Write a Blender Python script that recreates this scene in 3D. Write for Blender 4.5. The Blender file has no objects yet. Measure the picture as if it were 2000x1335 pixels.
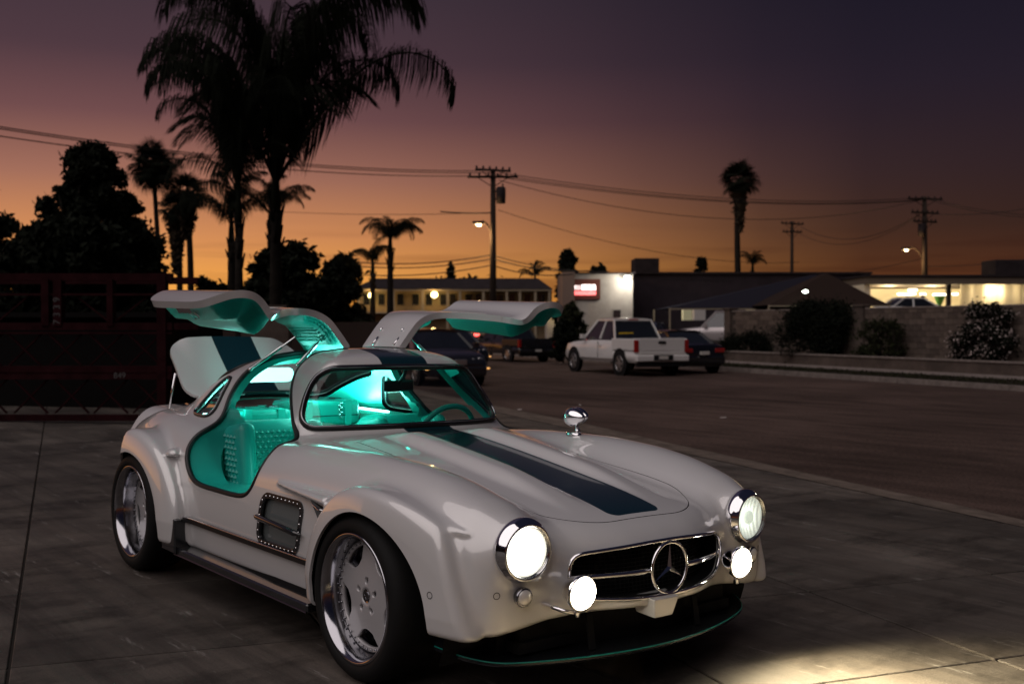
import bpy, bmesh, math, random
import numpy as np
from mathutils import Vector, Matrix
random.seed(7); rng = np.random.default_rng(7)
scene = bpy.context.scene
COL = scene.collection

# ---------------------------------------------------------------- camera
CAM = np.array([3.6906, -3.1625, 1.4226]); YAW = 2.457762; PIT = -0.015256; ROLL = 0.01813; FPX = 2114.24
FW = np.array([math.cos(YAW)*math.cos(PIT), math.sin(YAW)*math.cos(PIT), math.sin(PIT)])
RT = np.array([math.sin(YAW), -math.cos(YAW), 0.0]); UPV = np.cross(RT, FW)
cd = bpy.data.cameras.new('camera'); cam = bpy.data.objects.new('camera', cd); COL.objects.link(cam)
cam.matrix_world = Matrix(((RT[0], UPV[0], -FW[0], CAM[0]), (RT[1], UPV[1], -FW[1], CAM[1]), (RT[2], UPV[2], -FW[2], CAM[2]), (0, 0, 0, 1)))
cd.sensor_width = 36; cd.lens = FPX*36/2000; cd.clip_start = .05; cd.clip_end = 5000
cd.dof.use_dof = True; cd.dof.focus_distance = 4.3; cd.dof.aperture_fstop = 3.6
scene.camera = cam
# the car stands on an apron that falls one degree towards the street
TILT = Matrix.Translation(Vector(CAM)) @ Matrix.Rotation(ROLL, 4, Vector(FW)) @ Matrix.Translation(-Vector(CAM))

# ---------------------------------------------------------------- sky at dusk: elevation ramps, one towards the afterglow and one away from it
world = bpy.data.worlds.new('World'); scene.world = world; world.use_nodes = True
wn = world.node_tree; wn.nodes.clear()
def WN(t, **k):
    n = wn.nodes.new(t)
    for a, b in k.items(): setattr(n, a, b)
    return n
GLOW = YAW + math.radians(22)
tc = WN('ShaderNodeTexCoord'); sx = WN('ShaderNodeSeparateXYZ'); wn.links.new(tc.outputs['Generated'], sx.inputs[0])
def wmath(op, a, b=None):
    n = WN('ShaderNodeMath', operation=op)
    for i, v in enumerate((a, b)):
        if v is None: continue
        if isinstance(v, (int, float)): n.inputs[i].default_value = v
        else: wn.links.new(v, n.inputs[i])
    return n.outputs[0]
el = wmath('MULTIPLY', wmath('ARCSINE', sx.outputs[2]), 2/math.pi)          # 0 at the horizon, 1 overhead
hl = wmath('SQRT', wmath('ADD', wmath('MULTIPLY', sx.outputs[0], sx.outputs[0]), wmath('MULTIPLY', sx.outputs[1], sx.outputs[1])))
dt = wmath('DIVIDE', wmath('ADD', wmath('MULTIPLY', sx.outputs[0], math.cos(GLOW)), wmath('MULTIPLY', sx.outputs[1], math.sin(GLOW))), wmath('MAXIMUM', hl, 1e-4))
# faint streaks of cloud just above the horizon
mp = WN('ShaderNodeMapping'); mp.inputs['Scale'].default_value = (3.0, 3.0, 55.0); wn.links.new(tc.outputs['Generated'], mp.inputs[0])
nz = WN('ShaderNodeTexNoise'); nz.inputs['Scale'].default_value = 1.6; nz.inputs['Detail'].default_value = 5; wn.links.new(mp.outputs[0], nz.inputs[0])
def ramp(stops):
    r = WN('ShaderNodeValToRGB'); e = r.color_ramp.elements
    while len(e) < len(stops): e.new(.5)
    for q, (p, c) in zip(e, stops): q.position = p; q.color = (*c, 1)
    return r
D = 1/90
warm = ramp([(0, (1.0, .36, .05)), (2*D, (1.0, .42, .08)), (4.5*D, (.74, .30, .11)), (7.5*D, (.40, .172, .118)), (10.5*D, (.185, .082, .084)), (13.5*D, (.088, .047, .060)), (18*D, (.052, .035, .049)), (30*D, (.050, .038, .066)), (60*D, (.035, .031, .058))])
cold = ramp([(0, (.14, .036, .012)), (3*D, (.062, .020, .011)), (5*D, (.032, .015, .013)), (8*D, (.026, .015, .019)), (12*D, (.018, .013, .023)), (18*D, (.010, .009, .019)), (30*D, (.008, .009, .019)), (60*D, (.010, .011, .022))])
for r in (warm, cold): wn.links.new(el, r.inputs[0])
az = ramp([(0, (0, 0, 0)), (.80, (.0, .0, .0)), (.883, (.04, .04, .04)), (.91, (.13, .13, .13)), (.9386, (.34, .34, .34)), (.953, (.50, .50, .50)), (.964, (.63, .63, .63)), (.985, (.87, .87, .87)), (1, (1, 1, 1))])
az.color_ramp.interpolation = 'LINEAR'
# the afterglow fades slowly to the south (left of the picture) and quickly to the north
dc = wmath('ADD', wmath('MULTIPLY', sx.outputs[0], math.cos(GLOW+math.pi/2)), wmath('MULTIPLY', sx.outputs[1], math.sin(GLOW+math.pi/2)))
dtl = wmath('ADD', dt, wmath('MULTIPLY', wmath('MAXIMUM', dc, 0), .62))
wn.links.new(wmath('ADD', wmath('MULTIPLY', dtl, .5), .5), az.inputs[0])
mx = WN('ShaderNodeMix', data_type='RGBA'); wn.links.new(az.outputs[0], mx.inputs[0]); wn.links.new(cold.outputs[0], mx.inputs[6]); wn.links.new(warm.outputs[0], mx.inputs[7])
cl = ramp([(0, (0, 0, 0)), (.50, (0, 0, 0)), (.66, (1, 1, 1)), (1, (1, 1, 1))]); wn.links.new(nz.outputs[0], cl.inputs[0])
band = ramp([(0, (.3, .3, .3)), (1.0*D, (.9, .9, .9)), (3.0*D, (.55, .55, .55)), (5.5*D, (0, 0, 0)), (1, (0, 0, 0))]); wn.links.new(el, band.inputs[0])
mm = WN('ShaderNodeMix', data_type='RGBA'); wn.links.new(wmath('MULTIPLY', wmath('MULTIPLY', cl.outputs[0], band.outputs[0]), .85), mm.inputs[0])
dk = WN('ShaderNodeMix', data_type='RGBA', blend_type='MULTIPLY'); dk.inputs[0].default_value = 1; wn.links.new(mx.outputs[2], dk.inputs[6]); dk.inputs[7].default_value = (.38, .30, .42, 1)
wn.links.new(mx.outputs[2], mm.inputs[6]); wn.links.new(dk.outputs[2], mm.inputs[7])
bg = WN('ShaderNodeBackground'); bg.inputs[1].default_value = .90; wn.links.new(mm.outputs[2], bg.inputs[0])
wo = WN('ShaderNodeOutputWorld'); wn.links.new(bg.outputs[0], wo.inputs[0])

# ---------------------------------------------------------------- one broad soft sun lamp, added as fill from above and behind the camera
sl = bpy.data.lights.new('fill_sun', 'SUN'); sl.energy = 1.5; sl.angle = math.radians(75); sl.color = (1.0, .89, .87)
so = bpy.data.objects.new('fill_sun', sl); COL.objects.link(so)
so.rotation_euler = Vector(RT*.50 + FW*.50 - np.array([0, 0, .92])).to_track_quat('-Z', 'Y').to_euler()

vs = scene.view_settings; vs.view_transform = 'Standard'; vs.look = 'None'; vs.exposure = 0; vs.gamma = 1; vs.use_curve_mapping = False
scene.cycles.use_denoising = True
scene.cycles.max_bounces = 8; scene.cycles.diffuse_bounces = 3; scene.cycles.glossy_bounces = 4; scene.cycles.transparent_max_bounces = 12
scene.cycles.sample_clamp_indirect = 6; scene.cycles.caustics_reflective = False; scene.cycles.caustics_refractive = False

# ---------------------------------------------------------------- materials
def mat(name, color, rough=.5, metal=0, coat=0, coat_rough=.03, emit=None, es=0, spec=None, trans=0, ior=1.45, noise=None, bump=None, alpha=1, sheen=0):
    """noise = (scale, dark factor, detail); bump = (scale, strength, distance)"""
    if spec is None: spec = .5 if (rough < .6 or metal or coat) else .12
    m = bpy.data.materials.new(name); m.use_nodes = True; nt = m.node_tree; b = nt.nodes['Principled BSDF']
    b.inputs['Base Color'].default_value = (*color, 1); b.inputs['Roughness'].default_value = rough; b.inputs['Metallic'].default_value = metal
    b.inputs['Coat Weight'].default_value = coat; b.inputs['Coat Roughness'].default_value = coat_rough; b.inputs['Specular IOR Level'].default_value = spec
    b.inputs['Transmission Weight'].default_value = trans; b.inputs['IOR'].default_value = ior; b.inputs['Alpha'].default_value = alpha
    b.inputs['Sheen Weight'].default_value = sheen
    if emit: b.inputs['Emission Color'].default_value = (*emit, 1); b.inputs['Emission Strength'].default_value = es
    if noise or bump:
        t = nt.nodes.new('ShaderNodeTexCoord')
    if noise:
        n = nt.nodes.new('ShaderNodeTexNoise'); n.inputs['Scale'].default_value = noise[0]; n.inputs['Detail'].default_value = noise[2] if len(noise) > 2 else 5
        n.inputs['Roughness'].default_value = .65
        nt.links.new(t.outputs['Object'], n.inputs[0])
        r = nt.nodes.new('ShaderNodeValToRGB'); e = r.color_ramp.elements
        e[0].position = .35; e[0].color = (*[c*noise[1] for c in color], 1); e[1].position = .68; e[1].color = (*color, 1)
        nt.links.new(n.outputs[0], r.inputs[0]); nt.links.new(r.outputs[0], b.inputs['Base Color'])
    if bump:
        n = nt.nodes.new('ShaderNodeTexNoise'); n.inputs['Scale'].default_value = bump[0]; n.inputs['Detail'].default_value = 4
        nt.links.new(t.outputs['Object'], n.inputs[0])
        k = nt.nodes.new('ShaderNodeBump'); k.inputs['Strength'].default_value = bump[1]; k.inputs['Distance'].default_value = bump[2]
        nt.links.new(n.outputs[0], k.inputs['Height']); nt.links.new(k.outputs[0], b.inputs['Normal'])
    return m

# ---------------------------------------------------------------- mesh helpers
def link(name, me, m=None, parent=None, mw=None):
    o = bpy.data.objects.new(name, me); COL.objects.link(o)
    if m is not None and not me.materials:
        for q in (m if isinstance(m, (list, tuple)) else [m]): me.materials.append(q)
    if parent is not None: o.parent = parent
    if mw is not None: o.matrix_local = mw
    return o
def empty(name, label=None, cat=None, loc=(0, 0, 0), rz=0, group=None):
    o = bpy.data.objects.new(name, None); COL.objects.link(o); o.location = loc; o.rotation_euler = (0, 0, rz); o.empty_display_size = .1
    if label: o['label'] = label
    if cat: o['category'] = cat
    if group: o['group'] = group
    return o
def tag(o, label=None, cat=None, group=None, kind=None):
    for k, v in (('label', label), ('category', cat), ('group', group), ('kind', kind)):
        if v: o[k] = v
    return o

class MB:
    """collects verts and faces"""
    def __init__(s): s.v = []; s.f = []; s.mi = []; s.cur = 0
    def add(s, vs, fs):
        n = len(s.v); s.v += [tuple(map(float, p)) for p in vs]; s.f += [tuple(i+n for i in q) for q in fs]; s.mi += [s.cur]*len(fs); return s
    def box(s, lo, hi, bev=0):
        (a, b, c), (d, e, f) = lo, hi
        if bev <= 0:
            return s.add([(a,b,c),(d,b,c),(d,e,c),(a,e,c),(a,b,f),(d,b,f),(d,e,f),(a,e,f)], [(0,3,2,1),(4,5,6,7),(0,1,5,4),(1,2,6,5),(2,3,7,6),(3,0,4,7)])
        x = bev; vs = []
        for z, k in ((c, x), (c+x, 0), (f-x, 0), (f, x)):
            vs += [(a+k+x*(k == 0), b+k, z), (d-k-x*(k == 0), b+k, z), (d-k, b+k+x*(k == 0), z), (d-k, e-k-x*(k == 0), z), (d-k-x*(k == 0), e-k, z), (a+k+x*(k == 0), e-k, z), (a+k, e-k-x*(k == 0), z), (a+k, b+k+x*(k == 0), z)]
        fs = [tuple(range(7, -1, -1)), tuple(range(24, 32))]
        for l in range(3):
            for i in range(8): j = (i+1) % 8; fs.append((l*8+i, l*8+j, l*8+8+j, l*8+8+i))
        return s.add(vs, fs)
    def bar(s, p, q, w, h=None, up=(0, 0, 1)):
        """rectangular bar from p to q"""
        h = h or w; p = np.array(p, float); q = np.array(q, float); d = q-p; d /= np.linalg.norm(d); u = np.array(up, float)
        if abs(d @ u) > .98: u = np.array((1., 0, 0))
        a = np.cross(d, u); a /= np.linalg.norm(a); b = np.cross(a, d)
        vs = [o + a*w/2*i + b*h/2*j for o in (p, q) for i, j in ((-1, -1), (1, -1), (1, 1), (-1, 1))]
        return s.add(vs, [(0,3,2,1),(4,5,6,7),(0,1,5,4),(1,2,6,5),(2,3,7,6),(3,0,4,7)])
    def tube(s, pts, r, n=8, closed=False, caps=True):
        P = np.array(pts, float); m = len(P); R = np.full(m, r) if np.isscalar(r) else np.array(r, float)
        T = (np.roll(P, -1, 0) - np.roll(P, 1, 0)) if closed else np.gradient(P, axis=0)
        T /= np.linalg.norm(T, axis=1)[:, None] + 1e-12
        a = np.cross(T[0], (0, 0, 1)); a = a if np.linalg.norm(a) > .1 else np.cross(T[0], (1, 0, 0)); a /= np.linalg.norm(a)
        vs = []
        for i in range(m):
            a = a - T[i]*(a @ T[i]); a /= np.linalg.norm(a) + 1e-12; b = np.cross(T[i], a)
            for k in range(n):
                t = 2*math.pi*k/n; vs.append(P[i] + R[i]*(math.cos(t)*a + math.sin(t)*b))
        fs = []
        for i in range(m if closed else m-1):
            j = (i+1) % m; off = 0
            if closed and j == 0:   # best rotation of the last ring onto the first
                A = np.array(vs[i*n]); off = int(np.argmin([np.linalg.norm(A - np.array(vs[k]) - (P[i]-P[0])) for k in range(n)]))
            for k in range(n): l = (k+1) % n; fs.append((i*n+k, i*n+l, j*n+(l+off) % n, j*n+(k+off) % n))
        if caps and not closed: fs += [tuple(range(n-1, -1, -1)), tuple((m-1)*n+k for k in range(n))]
        return s.add(vs, fs)
    def lathe(s, prof, n=32, M=None, a0=0, a1=2*math.pi):
        """prof = [(r, h)] turned about local z, placed by M (4x4)"""
        full = abs(a1-a0-2*math.pi) < 1e-6; k = n if full else n+1
        vs = [(r*math.cos(a0+(a1-a0)*i/n), r*math.sin(a0+(a1-a0)*i/n), h) for r, h in prof for i in range(k)]
        if M is not None: vs = [tuple(M @ Vector(p)) for p in vs]
        fs = [(j*k+i, j*k+(i+1) % k, (j+1)*k+(i+1) % k, (j+1)*k+i) for j in range(len(prof)-1) for i in range(n)]
        return s.add(vs, fs)
    def prism(s, poly, h0, h1, M=None):
        """polygon in local xy extruded from h0 to h1"""
        n = len(poly); vs = [(x, y, h0) for x, y in poly] + [(x, y, h1) for x, y in poly]
        if M is not None: vs = [tuple(M @ Vector(p)) for p in vs]
        return s.add(vs, [tuple(range(n-1, -1, -1)), tuple(range(n, 2*n))] + [(i, (i+1) % n, n+(i+1) % n, n+i) for i in range(n)])
    def build(s, name, m=None, parent=None, smooth=False, angle=None, fix=True, mw=None, bevel=0, subsurf=0):
        me = bpy.data.meshes.new(name); me.from_pydata(s.v, [], s.f); me.update()
        if isinstance(m, (list, tuple)):
            for q in m: me.materials.append(q)
            me.polygons.foreach_set('material_index', s.mi)
        elif m is not None: me.materials.append(m)
        if fix or angle is not None:
            bm = bmesh.new(); bm.from_mesh(me)
            if fix: bmesh.ops.remove_doubles(bm, verts=bm.verts, dist=1e-5); bmesh.ops.recalc_face_normals(bm, faces=bm.faces)
            if bevel: bmesh.ops.bevel(bm, geom=[e for e in bm.edges if len(e.link_faces) == 2 and e.calc_face_angle() > .6], offset=bevel, segments=2, affect='EDGES', profile=.6)
            if angle is not None:
                for e in bm.edges:
                    if len(e.link_faces) == 2 and e.calc_face_angle() > math.radians(angle): e.smooth = False
            bm.to_mesh(me); bm.free()
        if smooth or angle is not None: me.polygons.foreach_set('use_smooth', [True]*len(me.polygons))
        o = link(name, me, None, parent, mw)
        if subsurf:
            q = o.modifiers.new('s', 'SUBSURF'); q.levels = subsurf; q.render_levels = subsurf
        return o
def axis_matrix(loc, direction, up=(0, 0, 1)):
    """local z along direction"""
    return Matrix.Translation(Vector(loc)) @ Vector(direction).to_track_quat('Z', 'Y').to_matrix().to_4x4()
def copy_tree(o, parent=None):
    c = o.copy(); COL.objects.link(c); c.parent = parent
    for ch in o.children: copy_tree(ch, c)
    return c
def sm_poly(pts, per=10, closed=True):
    """Catmull-Rom through the points"""
    P = np.array(pts, float); n = len(P); out = []
    for i in range(n if closed else n-1):
        if closed: a, b, c, d = P[(i-1) % n], P[i], P[(i+1) % n], P[(i+2) % n]
        else: a, b, c, d = P[max(i-1, 0)], P[i], P[i+1], P[min(i+2, n-1)]
        for k in range(per):
            t = k/per; out.append(.5*((2*b) + (c-a)*t + (2*a-5*b+4*c-d)*t*t + (-a+3*b-3*c+d)*t**3))
    if not closed: out.append(P[-1])
    return np.array(out)
def rr_poly(cx, cy, w, h, r, n=6):
    out = []
    for qx, qy, a0 in ((1, 1, 0), (-1, 1, 90), (-1, -1, 180), (1, -1, 270)):
        for i in range(n+1):
            a = math.radians(a0 + 90*i/n); out.append((cx + qx*(w/2-r) + r*math.cos(a), cy + qy*(h/2-r) + r*math.sin(a)))
    return out
# ---------------------------------------------------------------- car surface as a field (metres, x forward from the front axle, y left, z up)
def sp(xs, ys):
    """smooth curve through the points (monotone cubic), clamped at the ends"""
    xs = np.array(xs, float); ys = np.array(ys, float)
    h = np.diff(xs); d = np.diff(ys) / h
    m = np.zeros_like(ys)
    m[0], m[-1] = d[0], d[-1]
    for i in range(1, len(xs) - 1):
        m[i] = 0 if d[i-1] * d[i] <= 0 else 3*(h[i-1]+h[i]) / ((2*h[i]+h[i-1])/d[i-1] + (h[i]+2*h[i-1])/d[i])
    def f(x):
        x = np.clip(x, xs[0], xs[-1]); i = np.clip(np.searchsorted(xs, x) - 1, 0, len(h) - 1)
        t = (x - xs[i]) / h[i]
        return ((1+2*t)*(1-t)**2)*ys[i] + t*(1-t)**2*h[i]*m[i] + t*t*(3-2*t)*ys[i+1] + t*t*(t-1)*h[i]*m[i+1]
    return f

def smin(a, b, k):
    h = np.clip(.5 + .5*(b-a)/k, 0, 1)
    return b + (a-b)*h - k*h*(1-h)
def smax(a, b, k): return -smin(-a, -b, k)

z_mid = sp([-3.78, -3.70, -3.55, -3.3, -3.0, -2.7, -2.2, -1.0, -.7, .18, .45, .62, .72, .80, .88],
           [.44, .56, .69, .80, .875, .925, .93, .895, .872, .760, .718, .680, .645, .598, .52])
z_fen = sp([-3.78, -3.6, -3.3, -3.0, -2.7, -2.4, -2.0, -1.5, -1.1, -.8, -.29, .0, .24, .45, .60, .70, .80],
           [.40, .56, .70, .79, .84, .86, .845, .80, .82, .855, .868, .858, .832, .785, .738, .700, .64])
y_fen = sp([-3.7, -2.9, -2.4, -1.6, -.9, -.3, .4, .7], [.38, .60, .69, .72, .70, .69, .66, .635])
w_max = sp([-3.78, -3.6, -3.2, -2.4, -1.9, -1.0, -.4, .0, .35, .6, .8], [.38, .52, .68, .850, .895, .885, .875, .87, .855, .82, .78])
z_roof = sp([-2.95, -2.75, -2.5, -2.2, -1.9, -1.6, -1.35, -1.2, -1.08, -.9], [.82, .93, 1.06, 1.178, 1.25, 1.283, 1.287, 1.270, 1.235, 1.15])
g_wid = sp([-2.95, -2.8, -2.5, -2.2, -1.8, -1.4, -1.1, -.9], [.30, .43, .575, .645, .67, .66, .635, .60])

n_plan = sp([0, .15, .3, .42, .52, .64, .75, .85, .95], [.815, .805, .76, .705, .678, .675, .665, .62, .54])

def f_lower(x, y, z):
    ay = np.abs(y)
    mid = z_mid(x) - .09*ay**2 - .10*ay**4
    s = np.clip((x+.85)/.25, 0, 1); e = np.clip((.60-x)/.55, 0, 1)
    dome = .042*(s*s*(3-2*s))*(e*e*(3-2*e))*np.exp(-((ay-.228)/.066)**4)
    mid = mid + dome
    r = .55
    fen = z_fen(x) - (np.abs(ay - y_fen(x)))**2/(2*.24)
    top = smax(mid, fen, .05)
    zz = z - .52
    wid = w_max(x) - np.where(zz > 0, .55*zz**2, .30*zz**2)
    nose = n_plan(ay) - np.where(z > .47, .9*(z-.47)**2, .35*(z-.47)**2)
    tail = -3.74 + .18*ay**2 + .45*(z-.45)**2
    b = smax(z - top, ay - wid, .11)
    b = smax(b, x - nose, .10)
    b = smax(b, tail - x, .10)
    # bottom edge
    zb = np.where(x > .3, .290 + .055*np.clip((.74-ay)/.42, 0, 1), .225)
    b = smax(b, zb - z, .03)
    return b

def f_pods(x, y, z):
    ay = np.abs(y)
    q = np.sqrt((ay-.637)**2 + (z-.600-.10*(.705-x))**2) - .112 + .05*np.clip(.5-x, 0, 1)
    return smax(smax(q, x - .650, .012), .25 - x, .02)

def f_flares(x, y, z):
    ay = np.abs(y)
    # front
    xr = np.where(x > .04, (x-.04)/1.60, (x-.04)/1.0)
    r = np.sqrt(xr**2 + (z-.33)**2)
    rr = np.where(z < .33, np.abs(xr), r)
    out = .967 - .9*np.clip(rr-.34, 0, 1)**1.6 - .24*np.clip(x, 0, 1)**2 - .12*np.clip(.36-z, 0, 1)
    edge = rr - .448
    fa = smax(ay - out, edge*.85, .032)
    fa = smax(fa, x - (.52 + .36*(.63-z)), .04)
    fa = smax(fa, np.where(x > 0, .285, .235) - z, .03)
    fa = smax(fa, .78 - ay, .03)
    # rear
    xr = np.where(x > -2.4, (x+2.4)/1.36, (x+2.4)/.86)
    r = np.sqrt(xr**2 + (z-.33)**2)
    rr = np.where(z < .33, np.abs(xr), r)
    out = .995 - .9*np.clip(rr-.34, 0, 1)**1.6 - .38*np.clip(-2.48-x, 0, 1) - .12*np.clip(.36-z, 0, 1)
    fb = smax(ay - out, (rr - .470)*.85, .035)
    fb = smax(fb, .235 - z, .03)
    fb = smax(fb, .72 - ay, .01)
    return np.minimum(fa, fb)

def f_spear(x, y, z):
    """the brow along the front wing behind the wheel and the small brow ahead of it"""
    ay = np.abs(y)
    u = np.clip((x + .80)/.50, 0, 1)
    h = .024*np.sqrt(u)
    a = np.sqrt(((ay-.868-.02*u)/1.9)**2 + (z-.688+.012*u)**2) - h
    a = smax(smax(a, x + .26, .02), -.80 - x, .02)
    v = np.clip((x-.26)/.32, 0, 1)
    b = np.sqrt(((ay-.845+.055*v)/1.7)**2 + (z-.692+.035*v)**2) - (.044 - .036*v)
    b = smax(smax(b, .652 - z, .022), .20 - x, .06)
    b = smax(b, x - .57, .03)
    w = np.sqrt(((ay - .895)/1.2)**2 + np.where(z > .70, (z-.70)/1.0, (z-.70)/.45)**2 + ((x+1.95)/1.7)**2) - .032
    return np.minimum(np.minimum(a, b), w)

def f_green(x, y, z):
    ay = np.abs(y)
    side = ay - (g_wid(x) - .58*(z-.9) - .25*np.clip(z-.9, 0, 1)**2)
    top = z - (z_roof(x) - .17*ay**2 - .25*ay**4)
    front = (x - (-.885 - .58*(z-.9) - .50*ay**2))*.86
    g = smax(smax(side, top, .085), front, .035)
    return smax(g, .6 - z, .02)

def f_car(x, y, z):
    b = smin(f_lower(x, y, z), f_pods(x, y, z), .055)
    b = smin(b, f_flares(x, y, z), .028)
    b = smin(b, f_spear(x, y, z), .018)
    return smin(b, f_green(x, y, z), .065)
LID_ANG = 50; DOOR_ANG = 57
# ================================================================ THE CAR
def field_mesh(fn, lo, hi, h):
    """surface nets: closed surface fn = 0 -> verts, triangles"""
    xs = np.arange(lo[0], hi[0]+h, h); ys = (np.arange(round((hi[1]-lo[1])/h)+1) - round((hi[1]-lo[1])/h)/2)*h; zs = np.arange(lo[2], hi[2]+h, h)
    Y, Z = np.meshgrid(ys, zs, indexing='ij')
    G = np.stack([fn(np.full_like(Y, x), Y, Z) for x in xs]); S = G < 0
    nx, ny, nz = G.shape
    acc = np.zeros((nx-1, ny-1, nz-1, 3)); cnt = np.zeros((nx-1, ny-1, nz-1))
    for ax in range(3):
        o = [b for b in range(3) if b != ax]
        for s in (0, 1):
            for t in (0, 1):
                sl0 = [None]*3; sl1 = [None]*3
                sl0[ax] = slice(0, -1); sl1[ax] = slice(1, None)
                for q, v in ((o[0], s), (o[1], t)):
                    r = slice(v, None) if v else slice(0, -1)
                    sl0[q] = r; sl1[q] = r
                a, b = G[tuple(sl0)], G[tuple(sl1)]; c = (a < 0) != (b < 0)
                w = np.where(c, a/np.where(c, a-b, 1), 0); cnt += c
                acc[..., ax] += w; acc[..., o[0]] += c*s; acc[..., o[1]] += c*t
    act = cnt > 0; idx = -np.ones(act.shape, int); idx[act] = np.arange(act.sum())
    ii = np.argwhere(act); V = (ii + acc[act]/cnt[act][:, None])*h + np.array([xs[0], ys[0], zs[0]])
    quads = []
    for ax in range(3):
        o = [b for b in range(3) if b != ax]
        sl0 = [slice(1, -1)]*3; sl1 = [slice(1, -1)]*3; sl0[ax] = slice(0, -1); sl1[ax] = slice(1, None)
        a, b = S[tuple(sl0)], S[tuple(sl1)]; c = np.argwhere(a != b)
        flip = a[tuple(c.T)]
        base = c.copy(); base[:, o[0]] += 1; base[:, o[1]] += 1
        q = []
        for s, t in ((-1, -1), (0, -1), (0, 0), (-1, 0)):
            k = base.copy(); k[:, o[0]] += s; k[:, o[1]] += t; q.append(idx[tuple(k.T)])
        q = np.stack(q, 1); f = flip if ax != 1 else ~flip
        q[~f] = q[~f][:, ::-1]; quads.append(q)
    Q = np.concatenate(quads)
    V0 = V; V = snap(fn, V, 4); bad = (np.linalg.norm(V-V0, axis=1) > 1.3*h); V[bad] = V0[bad]
    d1 = np.linalg.norm(V[Q[:, 0]]-V[Q[:, 2]], axis=1); d2 = np.linalg.norm(V[Q[:, 1]]-V[Q[:, 3]], axis=1); c = d1 <= d2
    T = np.concatenate([Q[c][:, [0, 1, 2]], Q[c][:, [0, 2, 3]], Q[~c][:, [0, 1, 3]], Q[~c][:, [1, 2, 3]]])
    return V, T
def grad(fn, V, e=.0015):
    x, y, z = V.T
    return np.stack([fn(x+e, y, z)-fn(x-e, y, z), fn(x, y+e, z)-fn(x, y-e, z), fn(x, y, z+e)-fn(x, y, z-e)], 1)/(2*e)
def snap(fn, V, n=3):
    for _ in range(n):
        g = grad(fn, V); d = fn(*V.T)/np.maximum((g**2).sum(1), .15); V = V - g*np.clip(d, -.01, .01)[:, None]
    return V
def normals(fn, V, e=.003):
    g = grad(fn, V, e); return g/(np.linalg.norm(g, axis=1)[:, None]+1e-9)

def clip(mesh, f, side=-1):
    """keep the part where f < 0 (side=-1) or f > 0 (side=1), cutting triangles"""
    V, T = mesh; F = f(V) if callable(f) else f; F = F*(-side)
    F = np.where(np.abs(F) < 2e-5, 2e-5, F); ins = F < 0; c = ins[T].sum(1)
    out = [T[c == 3]]; newV = [V]; n = len(V)
    cut = T[(c == 1) | (c == 2)]
    if len(cut):
        E = np.sort(np.concatenate([cut[:, [0, 1]], cut[:, [1, 2]], cut[:, [2, 0]]]), 1); E = E[ins[E[:, 0]] != ins[E[:, 1]]]
        E = np.unique(E, axis=0); t = F[E[:, 0]]/(F[E[:, 0]]-F[E[:, 1]])
        t = np.clip(t, .02, .98)
        newV.append(V[E[:, 0]] + (V[E[:, 1]]-V[E[:, 0]])*t[:, None])
        key = E[:, 0].astype(np.int64)*len(V) + E[:, 1]
        def mid(a, b):
            k = np.minimum(a, b).astype(np.int64)*len(V) + np.maximum(a, b); return n + np.searchsorted(key, k)
        for cc, want in ((1, True), (2, False)):
            q = T[c == cc]
            if not len(q): continue
            lone = np.argmax(ins[q] == want, axis=1); r = np.arange(len(q))
            a, b, d = q[r, lone], q[r, (lone+1) % 3], q[r, (lone+2) % 3]
            if cc == 1: out.append(np.stack([a, mid(a, b), mid(a, d)], 1))
            else:
                m1, m2 = mid(a, b), mid(a, d)
                out.append(np.stack([m1, b, d], 1)); out.append(np.stack([m1, d, m2], 1))
    return compact(np.concatenate(newV), np.concatenate(out))
def compact(V, T):
    u, inv = np.unique(T, return_inverse=True); return V[u], inv.reshape(T.shape)
def loops(mesh, closed_only=True, test=None, minlen=12):
    """ordered boundary loops"""
    V, T = mesh; E = np.concatenate([T[:, [0, 1]], T[:, [1, 2]], T[:, [2, 0]]]); k = np.sort(E, 1)
    u, i, c = np.unique(k, axis=0, return_index=True, return_counts=True); B = E[i[c == 1]]
    if test is not None: ok = test(V); B = B[ok[B[:, 0]] & ok[B[:, 1]]]
    nx = {}
    for a, b in B: nx.setdefault(int(a), []).append(int(b))
    out = []
    starts = set(nx) - set(int(b) for _, b in B)
    for s0 in list(starts) + list(nx):
        if s0 not in nx or not nx[s0]: continue
        l = [s0]; cur = s0
        while cur in nx and nx[cur]:
            cur = nx[cur].pop(); l.append(cur)
            if cur == s0: break
        if len(l) >= minlen: out.append((V[l[:-1]] if l[0] == l[-1] else V[l], l[0] == l[-1]))
    return out
def resample(P, closed, step=.02, smooth=2):
    P = np.array(P)
    if closed: P = np.concatenate([P, P[:1]])
    L = np.r_[0, np.cumsum(np.linalg.norm(np.diff(P, axis=0), axis=1))]; n = max(4, int(L[-1]/step)); s = np.linspace(0, L[-1], n+1)
    Q = np.stack([np.interp(s, L, P[:, k]) for k in range(3)], 1)
    if closed: Q = Q[:-1]
    for _ in range(smooth):
        if closed: Q = .25*np.roll(Q, 1, 0) + .5*Q + .25*np.roll(Q, -1, 0)
        else: Q[1:-1] = .25*Q[:-2] + .5*Q[1:-1] + .25*Q[2:]
    return Q
def seal(mesh, r, test=None, step=.02, n=8, off=0, mb=None):
    mb = mb or MB()
    for P, cl in loops(mesh, test=test):
        Q = resample(P, cl, step)
        if off: Q = Q + normals(f_car, Q)*off
        mb.tube(Q, r, n, closed=cl)
    return mb
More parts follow.
